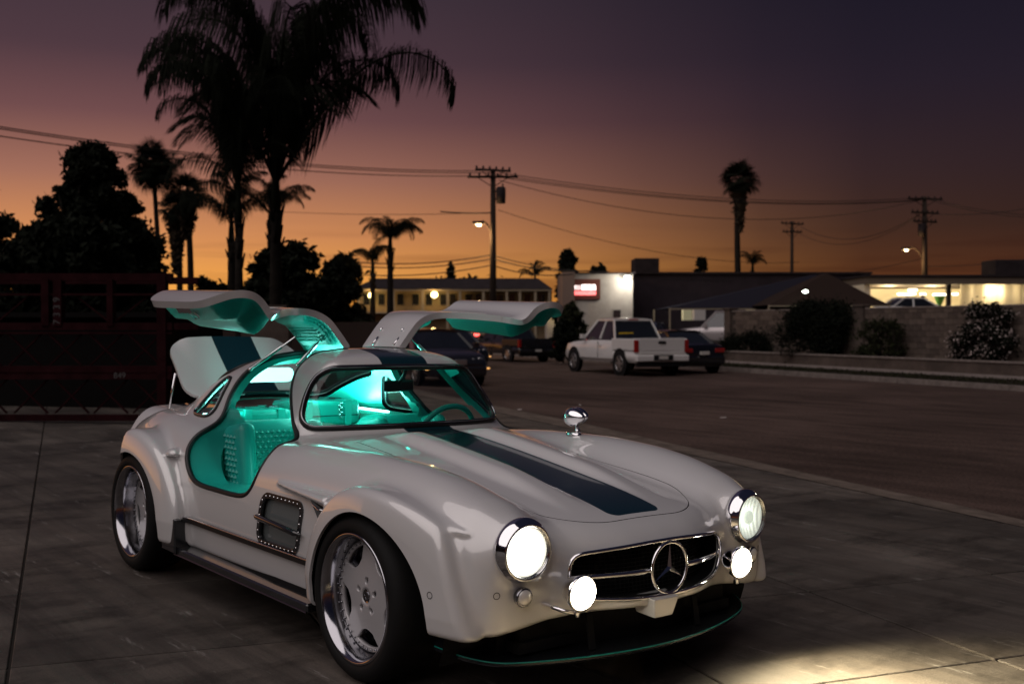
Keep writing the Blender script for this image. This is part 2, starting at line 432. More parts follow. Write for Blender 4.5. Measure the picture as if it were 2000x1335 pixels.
def poly_sd(poly):
    P = np.array(poly); Q = np.roll(P, -1, 0)
    def f(x, y):
        lo, hi = P.min(0)-.08, P.max(0)+.08
        out = np.full(x.shape, .08); k = (x > lo[0]) & (x < hi[0]) & (y > lo[1]) & (y < hi[1])
        p = np.stack([x[k], y[k]], 1); d = np.full(len(p), 9.); ins = np.zeros(len(p), bool)
        for a, b in zip(P, Q):
            e = b-a; w = p-a; t = np.clip((w@e)/(e@e+1e-12), 0, 1); d = np.minimum(d, ((w-t[:, None]*e)**2).sum(1))
            c = ((a[1] > p[:, 1]) != (b[1] > p[:, 1])) & (p[:, 0] < e[0]*(p[:, 1]-a[1])/(e[1] if abs(e[1]) > 1e-12 else 1e-12)+a[0]); ins ^= c
        out[k] = np.where(ins, -1, 1)*np.sqrt(d); return out
    return f
def shell(name, mesh, m, parent, thick=0, inner=None, nfn=None, flip=False, mesh2=False):
    """open surface -> object with exact normals; thick > 0 adds a rim and an inner skin that share no vertices with the outer face"""
    V, T = mesh; N = normals(nfn or f_car, V)
    vs, fs, ns, mi = [V], [T], [N], [np.zeros(len(T), int)]
    if thick:
        VI = V - N*thick; n = len(V)
        vs.append(VI); fs.append(T[:, ::-1]+n); ns.append(-N); mi.append(np.ones(len(T), int))
        E = np.concatenate([T[:, [0, 1]], T[:, [1, 2]], T[:, [2, 0]]]); k = np.sort(E, 1)
        u, i, c = np.unique(k, axis=0, return_index=True, return_counts=True); B = E[i[c == 1]]
        a, b = B.T; e = V[b]-V[a]; fn_ = np.cross(e, N[a]); fn_ /= np.linalg.norm(fn_, axis=1)[:, None]+1e-12
        # average the rim normal at shared vertices
        acc = np.zeros((n, 3)); np.add.at(acc, a, fn_); np.add.at(acc, b, fn_); acc /= np.linalg.norm(acc, axis=1)[:, None]+1e-12
        m0 = 2*n; ub, inv = np.unique(B, return_inverse=True); inv = inv.reshape(B.shape); k2 = len(ub)
        vs += [V[ub], VI[ub]]; ns += [acc[ub], acc[ub]]
        A, Bq = inv.T
        fs += [np.stack([m0+A, m0+k2+A, m0+k2+Bq], 1), np.stack([m0+A, m0+k2+Bq, m0+Bq], 1)]; mi += [np.full(2*len(B), 2)]
    V2 = np.concatenate(vs); T2 = np.concatenate(fs); N2 = np.concatenate(ns)
    me = bpy.data.meshes.new(name)
    me.vertices.add(len(V2)); me.vertices.foreach_set('co', V2.ravel())
    me.loops.add(3*len(T2)); me.loops.foreach_set('vertex_index', T2.ravel().astype(np.int32))
    me.polygons.add(len(T2)); me.polygons.foreach_set('loop_start', np.arange(0, 3*len(T2), 3, dtype=np.int32))
    try: me.polygons.foreach_set('loop_total', np.full(len(T2), 3, np.int32))
    except Exception: pass
    ms = m if isinstance(m, (list, tuple)) else [m, m, m]
    for q in ms: me.materials.append(q)
    me.polygons.foreach_set('material_index', np.concatenate(mi).astype(np.int32))
    me.polygons.foreach_set('use_smooth', np.ones(len(T2), bool))
    me.update(calc_edges=True); me.validate(clean_customdata=False)
    if len(me.vertices) == len(V2): me.normals_split_custom_set_from_vertices(N2.tolist())
    return link(name, me, None, parent)

# ---- materials of the car
def paint_mat():
    m = mat('white_paint', (.78, .77, .76), .33, .14, 1.0, .012); nt = m.node_tree; b = nt.nodes['Principled BSDF']; b.inputs['Coat IOR'].default_value = 1.75
    t = nt.nodes.new('ShaderNodeTexCoord'); s = nt.nodes.new('ShaderNodeSeparateXYZ'); nt.links.new(t.outputs['Object'], s.inputs[0])
    def M(op, a, c=None, d=None):
        n = nt.nodes.new('ShaderNodeMath'); n.operation = op
        for i, v in enumerate((a, c, d)):
            if v is None: continue
            if isinstance(v, (int, float)): n.inputs[i].default_value = v
            else: nt.links.new(v, n.inputs[i])
        return n.outputs[0]
    # racing stripe along the centre line with rounded front corners: rounded-rectangle distance in plan
    qx = M('MAXIMUM', M('SUBTRACT', M('ABSOLUTE', M('ADD', s.outputs[0], 1.70)), 2.29), 0)      # centre -1.70, half length 2.33 with radius
    ay = M('ABSOLUTE', s.outputs[1]); qy = M('MAXIMUM', M('SUBTRACT', ay, .098), 0)
    d = M('SQRT', M('ADD', M('MULTIPLY', qx, qx), M('MULTIPLY', qy, qy)))
    fac = M('LESS_THAN', d, .045)
    up = M('GREATER_THAN', s.outputs[2], .55)
    fac = M('MULTIPLY', fac, up)
    mx = nt.nodes.new('ShaderNodeMix'); mx.data_type = 'RGBA'; nt.links.new(fac, mx.inputs[0]); mx.inputs[6].default_value = (.66, .65, .645, 1); mx.inputs[7].default_value = (.001, .022, .031, 1)
    nt.links.new(mx.outputs[2], b.inputs['Base Color']); nt.links.new(M('MULTIPLY', M('SUBTRACT', 1, fac), .14), b.inputs['Metallic'])
    n = nt.nodes.new('ShaderNodeTexNoise'); n.inputs['Scale'].default_value = 260; nt.links.new(t.outputs['Object'], n.inputs[0])
    k = nt.nodes.new('ShaderNodeBump'); k.inputs['Strength'].default_value = .02; k.inputs['Distance'].default_value = .0006; nt.links.new(n.outputs[0], k.inputs['Height']); nt.links.new(k.outputs[0], b.inputs['Coat Normal'])
    return m
PAINT = paint_mat()
CHROME = mat('chrome', (.82, .82, .84), .06, 1)
LIPM = mat('polished_rim_lip', (.42, .42, .45), .13, 1)
DARKCHROME = mat('smoked_chrome', (.30, .30, .32), .12, 1)
RUBBER = mat('black_rubber', (.008, .008, .009), .45)
TYRE = mat('tyre_rubber', (.012, .012, .012), .62, bump=(60, .2, .002))
BLACKIN = mat('inner_black', (.010, .010, .011), .8)
CARBON = mat('gloss_carbon', (.012, .013, .015), .18, 0, 1, .03)
TEAL = mat('teal_leather', (.010, .34, .29), .40, bump=(220, .12, .001))
TEALTRIM = mat('teal_trim', (.02, .42, .36), .45, bump=(90, .2, .002))
SILL = mat('sill_paint', (.42, .41, .41), .3, 0, 1, .03)
WHITEWHEEL = mat('satin_wheel_paint', (.44, .43, .44), .35, .2, .4)
GLASS = mat('clear_glass', (1, 1, 1), .0, trans=1, ior=1.02, spec=.5)
def thin_glass(name, tint=(.93, .97, .96), refl=1.0):
    m = bpy.data.materials.new(name); m.use_nodes = True; nt = m.node_tree; nt.nodes.clear()
    tr = nt.nodes.new('ShaderNodeBsdfTransparent'); tr.inputs[0].default_value = (*tint, 1)
    gl = nt.nodes.new('ShaderNodeBsdfGlossy'); gl.inputs['Roughness'].default_value = .01
    fr = nt.nodes.new('ShaderNodeLayerWeight'); fr.inputs[0].default_value = .5
    p5 = nt.nodes.new('ShaderNodeMath'); p5.operation = 'POWER'; p5.inputs[1].default_value = 4; nt.links.new(fr.outputs['Facing'], p5.inputs[0])
    k = nt.nodes.new('ShaderNodeMath'); k.operation = 'MULTIPLY_ADD'; k.inputs[1].default_value = .9*refl; k.inputs[2].default_value = .05*refl; nt.links.new(p5.outputs[0], k.inputs[0])
    mx = nt.nodes.new('ShaderNodeMixShader'); o = nt.nodes.new('ShaderNodeOutputMaterial')
    nt.links.new(k.outputs[0], mx.inputs[0]); nt.links.new(tr.outputs[0], mx.inputs[1]); nt.links.new(gl.outputs[0], mx.inputs[2]); nt.links.new(mx.outputs[0], o.inputs[0])
    return m
GLASS = thin_glass('window_glass')
LAMPGLASS = thin_glass('lamp_glass', (.97, .98, .96), .8)
BEAM = mat('lit_headlamp', (1, 1, .95), .3, emit=(1.0, .97, .86), es=9)
BEAMFAR = mat('lit_fog_lamp', (1, 1, .95), .3, emit=(1.0, .92, .70), es=75.0)
BEAM2 = mat('lit_headlamp_reflector', (1, 1, .95), .3, emit=(.90, 1.0, .86), es=1.5)
LAMPSHADE = mat('lit_lamp_shade', (1, 1, .95), .3, emit=(.86, 1.0, .84), es=.62)
def lamp_mat(name, col, hot, rim, r0, r1, ribs=0):
    m = mat(name, (1, 1, .95), .3, emit=col, es=1); nt = m.node_tree; b = nt.nodes['Principled BSDF']; t = nt.nodes.new('ShaderNodeTexCoord'); s = nt.nodes.new('ShaderNodeSeparateXYZ'); nt.links.new(t.outputs['Object'], s.inputs[0])
    cv = nt.nodes.new('ShaderNodeCombineXYZ'); nt.links.new(s.outputs[0], cv.inputs[0]); nt.links.new(s.outputs[1], cv.inputs[1]); l = nt.nodes.new('ShaderNodeVectorMath'); l.operation = 'LENGTH'; nt.links.new(cv.outputs[0], l.inputs[0])
    r = nt.nodes.new('ShaderNodeMapRange'); r.interpolation_type = 'SMOOTHSTEP'; nt.links.new(l.outputs['Value'], r.inputs[0]); r.inputs[1].default_value = r0; r.inputs[2].default_value = r1; r.inputs[3].default_value = hot; r.inputs[4].default_value = rim
    o = r.outputs[0]
    if ribs:
        w = nt.nodes.new('ShaderNodeTexWave'); w.inputs['Scale'].default_value = ribs; w.inputs['Distortion'].default_value = 1.5; nt.links.new(t.outputs['Object'], w.inputs[0])
        q = nt.nodes.new('ShaderNodeMapRange'); nt.links.new(w.outputs[1], q.inputs[0]); q.inputs[3].default_value = .55; q.inputs[4].default_value = 1.15
        k = nt.nodes.new('ShaderNodeMath'); k.operation = 'MULTIPLY'; nt.links.new(o, k.inputs[0]); nt.links.new(q.outputs[0], k.inputs[1]); o = k.outputs[0]
    nt.links.new(o, b.inputs['Emission Strength']); return m
BEAM = lamp_mat('lit_headlamp_near', (1.0, .97, .84), 9, .75, .045, .091)
BEAM2 = lamp_mat('lit_headlamp_far', (.90, 1.0, .88), 1.5, .55, .02, .088, 14)
BEAMFAR = lamp_mat('lit_fog_lamp_bulb', (1.0, .92, .70), 95, 1.2, .035, .066)
LED = mat('led_strip', (.8, 1, 1), .3, emit=(.42, 1.0, .92), es=9)

car = empty('classic_gullwing_car', 'white classic sports car with both gullwing doors and the boot lid open, teal lit cabin', 'car')
car.matrix_world = TILT

H = .0125
CAR = field_mesh(f_car, (-3.85, -1.10, .17), (.95, 1.10, 1.36), H)

# ---- outlines
door_out = sm_poly([(-1.365, 1.40), (-1.368, 1.30), (-1.37, 1.22), (-1.35, 1.15), (-1.29, 1.07), (-1.17, .965), (-1.085, .895), (-1.02, .84), (-.99, .78), (-1.01, .69), (-1.065, .61), (-1.16, .577), (-1.40, .572), (-1.63, .576), (-1.74, .605),
                    (-1.815, .67), (-1.85, .75), (-1.848, .81), (-1.835, .86), (-1.862, .93), (-1.905, 1.0), (-1.92, 1.08), (-1.89, 1.16), (-1.83, 1.22), (-1.79, 1.29), (-1.78, 1.40)], 6)
sd_door = poly_sd(door_out)
sd_qwin = poly_sd(sm_poly([(-2.24, .905), (-2.20, .888), (-2.03, .885), (-1.985, .90), (-1.975, .94), (-2.0, 1.02), (-2.01, 1.075), (-2.035, 1.10), (-2.08, 1.095), (-2.15, 1.03), (-2.21, .955)], 6))
sd_dwin = poly_sd(sm_poly([(-1.43, 1.13), (-1.38, 1.07), (-1.28, .975), (-1.27, .945), (-1.33, .93), (-1.60, .925), (-1.78, .93), (-1.83, .96), (-1.845, 1.05), (-1.80, 1.12), (-1.72, 1.15), (-1.52, 1.155)], 6))
sd_vent = poly_sd(rr_poly(0, 0, .395, .245, .06))
def f_door(V):
    x, y, z = V.T; ay = np.abs(y); return np.maximum(sd_door(x, z), .165-ay)
def f_qwin(V):
    x, y, z = V.T; return np.maximum(sd_qwin(x, z), .35-np.abs(y))
def f_dwin(V):
    x, y, z = V.T; return np.maximum(sd_dwin(x, z), .35-np.abs(y))
def f_ventf(V):
    x, y, z = V.T; s = .085; u = (x+.752) - .22*(z-.51); w = (z-.51); return np.maximum(sd_vent(u, w), .7-np.abs(y))
def f_wind(V):
    x, y, z = V.T; ay = np.abs(y)
    bx = ay*1.0; top = 1.195 - .04*ay**2; bot = .905 - .015*ay
    side = ay - (.610 - .30*(z-.9) - .95*(z-.9)**2)
    a = np.maximum(z-top, bot-z); r = .06
    q = np.sqrt(np.maximum(a+r, 0)**2 + np.maximum(side+r, 0)**2) - r + np.minimum(np.maximum(a+r, side+r), 0)
    return np.maximum(q, -1.33 - x)
def f_rearw(V):
    x, y, z = V.T; ay = np.abs(y); cx, hx = -2.40, .285
    wy = .40 + .16*(x+2.66)
    a = np.abs(x-cx)-hx; b = ay-wy; r = .10
    q = np.sqrt(np.maximum(a+r, 0)**2 + np.maximum(b+r, 0)**2) - r + np.minimum(np.maximum(a+r, b+r), 0)
    return np.maximum(q, .9-z)
def f_hood(V):
    x, y, z = V.T; ay = np.abs(y); r = .30
    a = x-.668; b = ay-(.455+.02*np.clip(-x, 0, 1)); q = np.sqrt(np.maximum(a+r, 0)**2+np.maximum(b+r, 0)**2)-r+np.minimum(np.maximum(a+r, b+r), 0)
    return np.maximum(np.maximum(q, -(x+.83-.30*ay**2)), .55-z)
def f_trunk(V):
    x, y, z = V.T; ay = np.abs(y); cx, hx = -3.04, .29
    a = np.abs(x-cx)-hx; b = ay-(.46+.06*np.clip(x+3.1, -1, .3)); r = .15
    q = np.sqrt(np.maximum(a+r, 0)**2 + np.maximum(b+r, 0)**2) - r + np.minimum(np.maximum(a+r, b+r), 0)
    return np.maximum(q, .5-z)
def f_arch(V):
    x, y, z = V.T; ay = np.abs(y)
    a = np.where(x > .055, ((x-.055)/.41), ((x-.055)/.375))**2 + ((z-.305)/.378)**2
    b = np.where(x > -2.37, ((x+2.37)/.44), ((x+2.37)/.365))**2 + ((z-.305)/.368)**2
    lowa = np.where((z < .305), np.where(x > .055, (x-.055)/.41, (.055-x)/.375)**2, 9)
    lowb = np.where((z < .305), np.where(x > -2.37, (x+2.37)/.44, (-2.37-x)/.365)**2, 9)
    q = np.minimum(np.minimum(a, lowa), np.minimum(b, lowb))
    return np.maximum((np.sqrt(q)-1)*.38, .52-ay)
def sd_grille(y, z):
    # wide trapezoid mouth with rounded corners
    ay = np.abs(y); zc = .487; hh = .098 - .03*np.clip(ay, 0, .5)**2; top = .585 - .14*ay**2; bot = .385 + .12*ay**2
    a = np.maximum(z-top, bot-z); b = ay - (.425 + .10*(z-.46)); r = .05
    return np.sqrt(np.maximum(a+r, 0)**2+np.maximum(b+r, 0)**2)-r+np.minimum(np.maximum(a+r, b+r), 0)
def f_grille(V):
    x, y, z = V.T; return np.maximum(sd_grille(y, z), .5-x)
def f_under(V): return .24-V[:, 2] if False else V[:, 2]*0-1

body = CAR
full = CAR
for f, gap in ((f_door, 0), (f_qwin, 0), (f_wind, 0), (f_rearw, 0), (f_hood, .0022), (f_trunk, .003), (f_arch, 0), (f_ventf, 0), (f_grille, 0)):
    body = clip(body, (lambda V, f=f, g=gap: f(V)-g), 1)
# open the underside
shell('body', body, [PAINT, BLACKIN, PAINT], car, thick=.012)

hood = clip(CAR, lambda V: f_hood(V)+.0022, -1)
shell('hood', hood, [PAINT, BLACKIN, BLACKIN], car, thick=.012)

# trunk lid, swung up about its front edge
lid_m = clip(CAR, lambda V: f_trunk(V)+.003, -1)
lid = shell('boot_lid', lid_m, [PAINT, SILL, PAINT], car, thick=.02)
LH = Vector((-2.75, 0, .93))
lid.matrix_local = Matrix.Translation(LH + Vector((.0, 0, .01))) @ Matrix.Rotation(math.radians(LID_ANG), 4, 'Y') @ Matrix.Translation(-LH)
mb = MB(); mb.lathe([(0, 0), (.012, 0), (.012, .03), (.02, .035), (0, .04)], 10, axis_matrix((-3.56, 0, .70), (-1, 0, .5))); mb.build('lid_latch', CHROME, lid, smooth=True)

# glass
def pane(name, f, m=GLASS, grow=.004, parent=car, base=CAR, off=.004, side=0):
    g = clip(base, lambda V: f(V)-grow, -1)
    if side: g = clip(g, lambda V: V[:, 1]*side, 1)
    V, T = g; g = (V - normals(f_car, V)*off, T)
    return shell(name, g, m, parent)
def frame_for(name, f, r, m, parent, side=0, off=0., grow=0):
    g = clip(CAR, lambda V: f(V)-grow, -1)
    if side: g = clip(g, lambda V: V[:, 1]*side, 1)
    return seal(g, r, off=off).build(name, m, parent, smooth=True)
wg = pane('windscreen', f_wind)
frame_for('rubber_seal', f_wind, .016, RUBBER, wg, off=.001)
frame_for('chrome_surround', f_wind, .006, DARKCHROME, wg, off=.016, grow=-.002)
rw = pane('rear_window', f_rearw); frame_for('rubber_seal', f_rearw, .011, RUBBER, rw, off=.002)
for s in (-1, 1):
    q = pane('quarter_window', f_qwin, side=s); frame_for('rubber_seal', f_qwin, .010, RUBBER, q, side=s, off=.002); frame_for('chrome_surround', f_qwin, .005, DARKCHROME, q, side=s, off=.012)

# doorway seal
for s in (-1, 1):
    g = clip(clip(CAR, lambda V: f_door(V)+.002, -1), lambda V: V[:, 1]*s, 1)
    seal(g, .014, off=-.008).build('door_seal', RUBBER, car, smooth=True)
    # jamb: the deep painted return of the doorway
    P = max((resample(p, c_, .02) for p, c_ in loops(g)), key=len); x, z = P[:, 0], P[:, 2]
    w = np.where(z > .90, .05, .17); w = np.where((x > -1.10) & (z > .62), .14, w); w = np.where((x > -1.25) & (z > .86), .06, w)
    for _ in range(9): w = .25*np.roll(w, 1)+.5*w+.25*np.roll(w, -1)
    Q = P - normals(f_car, P)*.012; I = P.copy(); I[:, 1] = s*np.maximum(np.abs(P[:, 1])-w, .14); I[:, 0] += np.where((z < .95) & (x < -1.6), .06, 0); I[:, 2] -= np.where(z > 1.0, .035, .02)
    M_ = .5*(Q+I); n = len(P); mb = MB(); mb.add(np.concatenate([Q, M_, I]), [(a*n+i, a*n+(i+1) % n, (a+1)*n+(i+1) % n, (a+1)*n+i) for a in range(2) for i in range(n)])
    mb.build('door_jamb', TEAL, car, smooth=True, fix=False)

# cabin lining: the same skin 30 mm further in, with the same openings
def lining():
    g = CAR
    for f, gap in ((f_door, .012), (f_qwin, .012), (f_wind, .02), (f_rearw, .015)):
        g = clip(g, (lambda V, f=f, g_=gap: f(V)-g_), 1)
    g = clip(g, lambda V: V[:, 0]+1.04, -1); g = clip(g, lambda V: V[:, 0]+2.72, 1); g = clip(g, lambda V: V[:, 2]-.26, 1)
    V, T = g; N = normals(f_car, V); V = V - N*.032
    V[:, 1] = np.clip(V[:, 1], -.835, .835)
    o = shell('cabin_lining', (V, T[:, ::-1]), TEALTRIM, car, nfn=lambda x, y, z: -f_car(x, y, z))
    return o
lining()

# ---- doors: shell cut from the same skin, swung about the roof hinge
def door(s):
    g = clip(clip(CAR, lambda V: np.maximum(f_door(V), .170-np.abs(V[:, 1]))+.004, -1), lambda V: V[:, 1]*s, 1)
    outer = clip(g, f_dwin, 1)
    d = shell('gullwing_door', outer, [PAINT, TEALTRIM, PAINT], car, thick=.036)
    hinge = Vector((-1.58, s*.165, 1.275))
    d.matrix_local = Matrix.Translation(hinge) @ Matrix.Rotation(s*math.radians(DOOR_ANG), 4, 'X') @ Matrix.Translation(Vector((0, s*.0, .01))-hinge)
    gw = clip(g, lambda V: f_dwin(V)-.004, -1); V, T = gw; shell('door_glass', (V-normals(f_car, V)*.012, T), GLASS, d)
    # trim panels inside: upper (roof) and lower (door card)
    for nm, f in (('roof_trim', lambda V: 1.165-V[:, 2]), ('door_card', lambda V: V[:, 2]-.905)):
        p = clip(g, lambda V: f_door(V)+.035, -1); p = clip(p, f, -1); V, T = p; N = normals(f_car, V)
        bulge = .075 if nm == 'roof_trim' else .135
        fd = np.clip(-(f_door(V)+.035)/.05, 0, 1); ff = np.clip(-f(V)/.04, 0, 1)
        k = np.minimum(fd, ff); k = k*k*(3-2*k)
        shell(nm, ((V - N*(.034 + (bulge-.034)*k)[:, None]), T[:, ::-1]), TEAL, d, nfn=lambda x, y, z: -f_car(x, y, z))
    # quilted map pocket on the roof trim
    mb = MB()
    for i in range(14):
        for j in range(7):
            x = -1.70 + i*.0185; y = s*(.27 + j*.022)
            z = float(z_roof(np.array(x))) - .17*y*y - .25*y**4 - .080
            a = .0085; mb.add([(x-a, y, z), (x, y-a*1.2, z), (x+a, y, z), (x, y+a*1.2, z), (x, y, z-.0055)], [(0, 1, 4), (1, 2, 4), (2, 3, 4), (3, 0, 4)])
    mb.build('quilted_pocket', TEAL, d, fix=False)
    # pull loop / latch at the lower edge
    mb = MB(); zc = .60; yb = s*.845
    mb.tube([(-1.30, yb, zc), (-1.30, yb-s*.075, zc+.02), (-1.36, yb-s*.080, zc+.02), (-1.36, yb, zc)], .004, 6); mb.build('door_latch', CHROME, d, smooth=True)
    mb = MB(); mb.box((-1.42, min(s*.82, s*.86), .585), (-1.26, max(s*.82, s*.86), .60)); mb.build('latch_plate', CHROME, d)
    return d, hinge
for s in (-1, 1): door(s)
# gas struts and hinges
def strut(p, q, r=.010):
    p = Vector(p); q = Vector(q); m = p.lerp(q, .55); o = MB().tube([p, m], r, 10).tube([m, q], r*.5, 8).build('gas_strut', CHROME, car, smooth=True, angle=40)
    for c in (p, q): b = MB().lathe([(0, -.012), (.011, -.008), (.014, 0), (.011, .008), (0, .012)], 10, Matrix.Translation(c)); b.build('ball_joint', CHROME, o, smooth=True)
for s in (-1, 1):
    strut((-1.83, s*.515, 1.155), (-1.70, s*.245, 1.385)); strut((-1.42, s*.44, 1.20), (-1.46, s*.235, 1.385))
    for x in (-1.44, -1.66):
        mb = MB(); mb.tube([(x, s*.185, 1.27), (x, s*.165, 1.305), (x, s*.20, 1.34)], .009, 8); mb.build('door_hinge', CHROME, car, smooth=True)
mb = MB(); mb.tube([(-3.02, -.50, .84), (-3.00, -.47, 1.08)], .008, 8); mb.build('boot_stay', CHROME, car, smooth=True)

# ---- wheels
def wheel(x, s, face_in, w):
    """wheel with deep polished lip; local z points outwards"""
    t = bpy.data.objects.new('wheel', None); COL.objects.link(t); t.parent = car
    yo = .965 if x > -1 else .985
    t.matrix_local = Matrix.Translation(Vector((x, s*(yo-.025), .333))) @ Matrix.Rotation(math.radians(-90*s), 4, 'X')
    R = .256
    tp = [(R-.004, -.015), (R+.004, .004), (R+.022, .012), (R+.048, .006), (.322, -.012), (.331, -.035), (.333, -.07), (.333, -w+.07), (.331, -w+.035), (.318, -w+.01), (R, -w)]
    mb = MB().lathe(tp, 72)
    tyre = mb.build('tyre', TYRE, t, smooth=True)
    mb = MB().lathe([(R+.003, -.006), (R+.004, .0), (R, .006), (R-.008, .005), (R-.014, -.004), (R-.020, -.012), (R-.028, -.05), (R-.030, -face_in+.01), (R-.034, -face_in-.005), (R-.045, -face_in-.06), (R-.05, -w)], 96)
    mb.build('rim_lip', LIPM, t, smooth=True)
    # monoblock disc: windows cut into a dished white face
    F = -face_in; ro = R-.036; nseg = 240; rings = [.0, .03, .05, .09, .13, .165, .185, .200, ro]
    def zf(r): return F + .012 - .018*math.exp(-(r/.05)**2)*0 - .035*max(0, (r-.06)/(ro-.06))**2*0 + .006*math.cos(min(1, r/ro)*math.pi)
    RR = np.r_[np.linspace(.028, .12, 8), np.linspace(.13, ro, 22)]; AA = np.linspace(0, 2*math.pi, nseg, endpoint=False)
    V = np.array([(r*math.cos(a), r*math.sin(a), zf(r)) for r in RR for a in AA]); n = nseg; T = []
    for i in range(len(RR)-1):
        for k in range(n): l = (k+1) % n; T += [(i*n+k, (i+1)*n+k, (i+1)*n+l), (i*n+k, (i+1)*n+l, i*n+l)]
    T = np.array(T)
    def holes(V):
        a = np.arctan2(V[:, 1], V[:, 0]); r = np.hypot(V[:, 0], V[:, 1]); out = np.full(len(V), -1.)
        for k in range(5):
            c = 2*math.pi*(k+.5)/5 + .31; da = (a-c+math.pi) % (2*math.pi)-math.pi
            # wide slot near the rim: angular half width narrows inwards
            wv = (r-.125)/(ro-.008-.125); hw = .20 + .24*np.clip(wv, 0, 1)**.8
            q = np.minimum(np.minimum((hw-np.abs(da))*r, r-.132-.02*np.clip(np.abs(da)/.3, 0, 1)**2), ro-.018-r); out = np.maximum(out, q)
            c = 2*math.pi*k/5+.31; h = np.hypot(V[:, 0]-.062*math.cos(c), V[:, 1]-.062*math.sin(c)); out = np.maximum(out, .0135-h)
        return out
    disc = clip((V, T), holes, -1)
    zn = lambda V: np.tile([0., 0, 1], (len(V), 1))
    DV, DT = disc; me = bpy.data.meshes.new('wheel_disc'); me.from_pydata(DV.tolist(), [], DT.tolist()); me.materials.append(WHITEWHEEL)
    me.polygons.foreach_set('use_smooth', [True]*len(me.polygons)); do = link('wheel_disc', me, None, t)
    q = do.modifiers.new('t', 'SOLIDIFY'); q.thickness = .022; q.offset = -1
    mb = MB()
    for k in range(40):
        a = 2*math.pi*k/40; mb.lathe([(.0045, 0), (.0045, .006), (0, .007)], 6, Matrix.Translation((math.cos(a)*(ro-.010), math.sin(a)*(ro-.010), zf(ro)+.001)))
    mb.build('rim_bolts', DARKCHROME, t, smooth=True)['kind'] = 'stuff'
    MB().lathe([(.030, F-.02), (.030, F+.012), (.026, F+.016), (.020, F+.014), (.019, F+.018), (.012, F+.018), (.011, F+.015), (0, F+.015)], 32).build('centre_cap', DARKCHROME, t, smooth=True, angle=40)
    MB().lathe([(.11, -w+.05), (.17, -w+.05), (.17, -w+.075), (.05, -w+.085), (0, -w+.085)], 40).build('brake_disc', DARKCHROME, t, smooth=True, angle=40)
    for r in tyre, : pass
    return t
for x in (0, -2.4):
    for s in (-1, 1): wheel(x, s, .075 if x == 0 else .11, .24)

# ---- underbody and wheel wells
mb = MB(); mb.box((-3.55, -.60, .20), (.62, .60, .24)); mb.box((.42, -.58, .24), (.60, .58, .40)); mb.box((-1.90, -.86, .225), (-.40, .86, .25)); mb.box((-3.55, -.6, .24), (-2.8, .6, .55))
for x in (0, -2.4): mb.tube([(x, -.62, .34), (x, .62, .34)], .06, 10)
mb.build('underbody', BLACKIN, car)
for xc, rx in ((.05, .455), (-2.37, .475)):
    for s in (-1, 1):
        mb = MB(); P = [(rx*math.cos(a), .42*math.sin(a)) for a in np.linspace(-.35, math.pi+.35, 28)]
        vs = [(xc+p[0], s*y, .315+p[1]) for y in (.60, .86) for p in P]; n = len(P)
        mb.add(vs, [(i, i+1, n+i+1, n+i) for i in range(n-1)]); mb.add([(xc+p[0], s*.60, .315+p[1]) for p in P], [tuple(range(n))]); mb.build('wheel_well', BLACKIN, car, fix=False)

# ---- headlights, fog lamps, signals
FACE = lambda y, x: Vector((1, .0, -.03))
def star_poly(): return None
for s in (-1, 1):
    c = Vector((.706, s*.637, .602)); hl_ = bpy.data.objects.new('headlight', None); COL.objects.link(hl_); hl_.parent = car
    hl_.matrix_local = axis_matrix(c, (1, s*.06, -.02))
    MB().lathe([(.116, -.055), (.122, -.045), (.122, -.03), (.117, -.018), (.110, -.010), (.106, .002), (.101, .006), (.096, .004), (.093, -.004), (.090, -.006)], 64).build('chrome_ring', CHROME, hl_, smooth=True)
    MB().lathe([(.091, -.004), (.088, .008), (.070, .024), (.035, .034), (0, .037)], 48).build('lens', LAMPGLASS, hl_, smooth=True)
    MB().lathe([(.091, -.010), (.080, -.015), (.05, -.025), (.02, -.030), (0, -.031)], 48).build('reflector', BEAM if s < 0 else BEAM2, hl_, smooth=True)
    if s > 0: MB().lathe([(.030, -.030), (.031, -.012), (.022, -.006), (0, -.004)], 24).build('bulb_shield', LAMPSHADE, hl_, smooth=True)
    c = Vector((.800, s*.452, .447)); fl = bpy.data.objects.new('fog_lamp', None); COL.objects.link(fl); fl.parent = car
    fl.matrix_local = axis_matrix(c, (1, 0, -.04))
    MB().lathe([(0, -.085), (.022, -.082), (.044, -.066), (.059, -.040), (.066, -.012), (.0675, 0), (.064, .006), (.061, .003)], 40).build('lamp_shell', CHROME, fl, smooth=True)
    MB().lathe([(.0625, .001), (.058, .010), (.046, .020), (.025, .027), (0, .029)], 36).build('lens', BEAMFAR, fl, smooth=True)
    o = MB().tube([(.66, s*.545, .40), (.74, s*.49, .375), (.775, s*.455, .37)], .0085, 8).tube([(.775, s*.455, .355), (.775, s*.455, .392)], .012, 8).build('mounting_arm', CHROME, fl, smooth=True)
    o.matrix_local = axis_matrix(c, (1, 0, -.04)).inverted()
    o = MB().lathe([(0, -.02), (.034, -.02), (.036, .0), (.032, .006), (.029, .006)], 32).build('turn_signal', DARKCHROME, car, smooth=True); o.matrix_local = axis_matrix((.705, s*.650, .440), (1, s*.12, 0))
    MB().lathe([(.030, .004), (.024, .012), (.018, .013), (.012, .016), (.006, .017), (0, .018)], 28).build('lens', mat('clear_signal_lens', (.75, .72, .68), .15, .3, 1), o, smooth=True)
    for x, y, z, d in ((.49, .945, .44, (.35, s, 0)), (.665, .745, .45, (1, s*.3, 0))):
        P = snap(f_car, np.array([[x, s*y, z]]), 8)[0]; n = normals(f_car, P[None])[0]
        MB().lathe([(.0105, .0005), (.012, .0015), (.0135, .0005)], 20, axis_matrix(P, n)).build('parking_sensor', RUBBER, car, smooth=True)
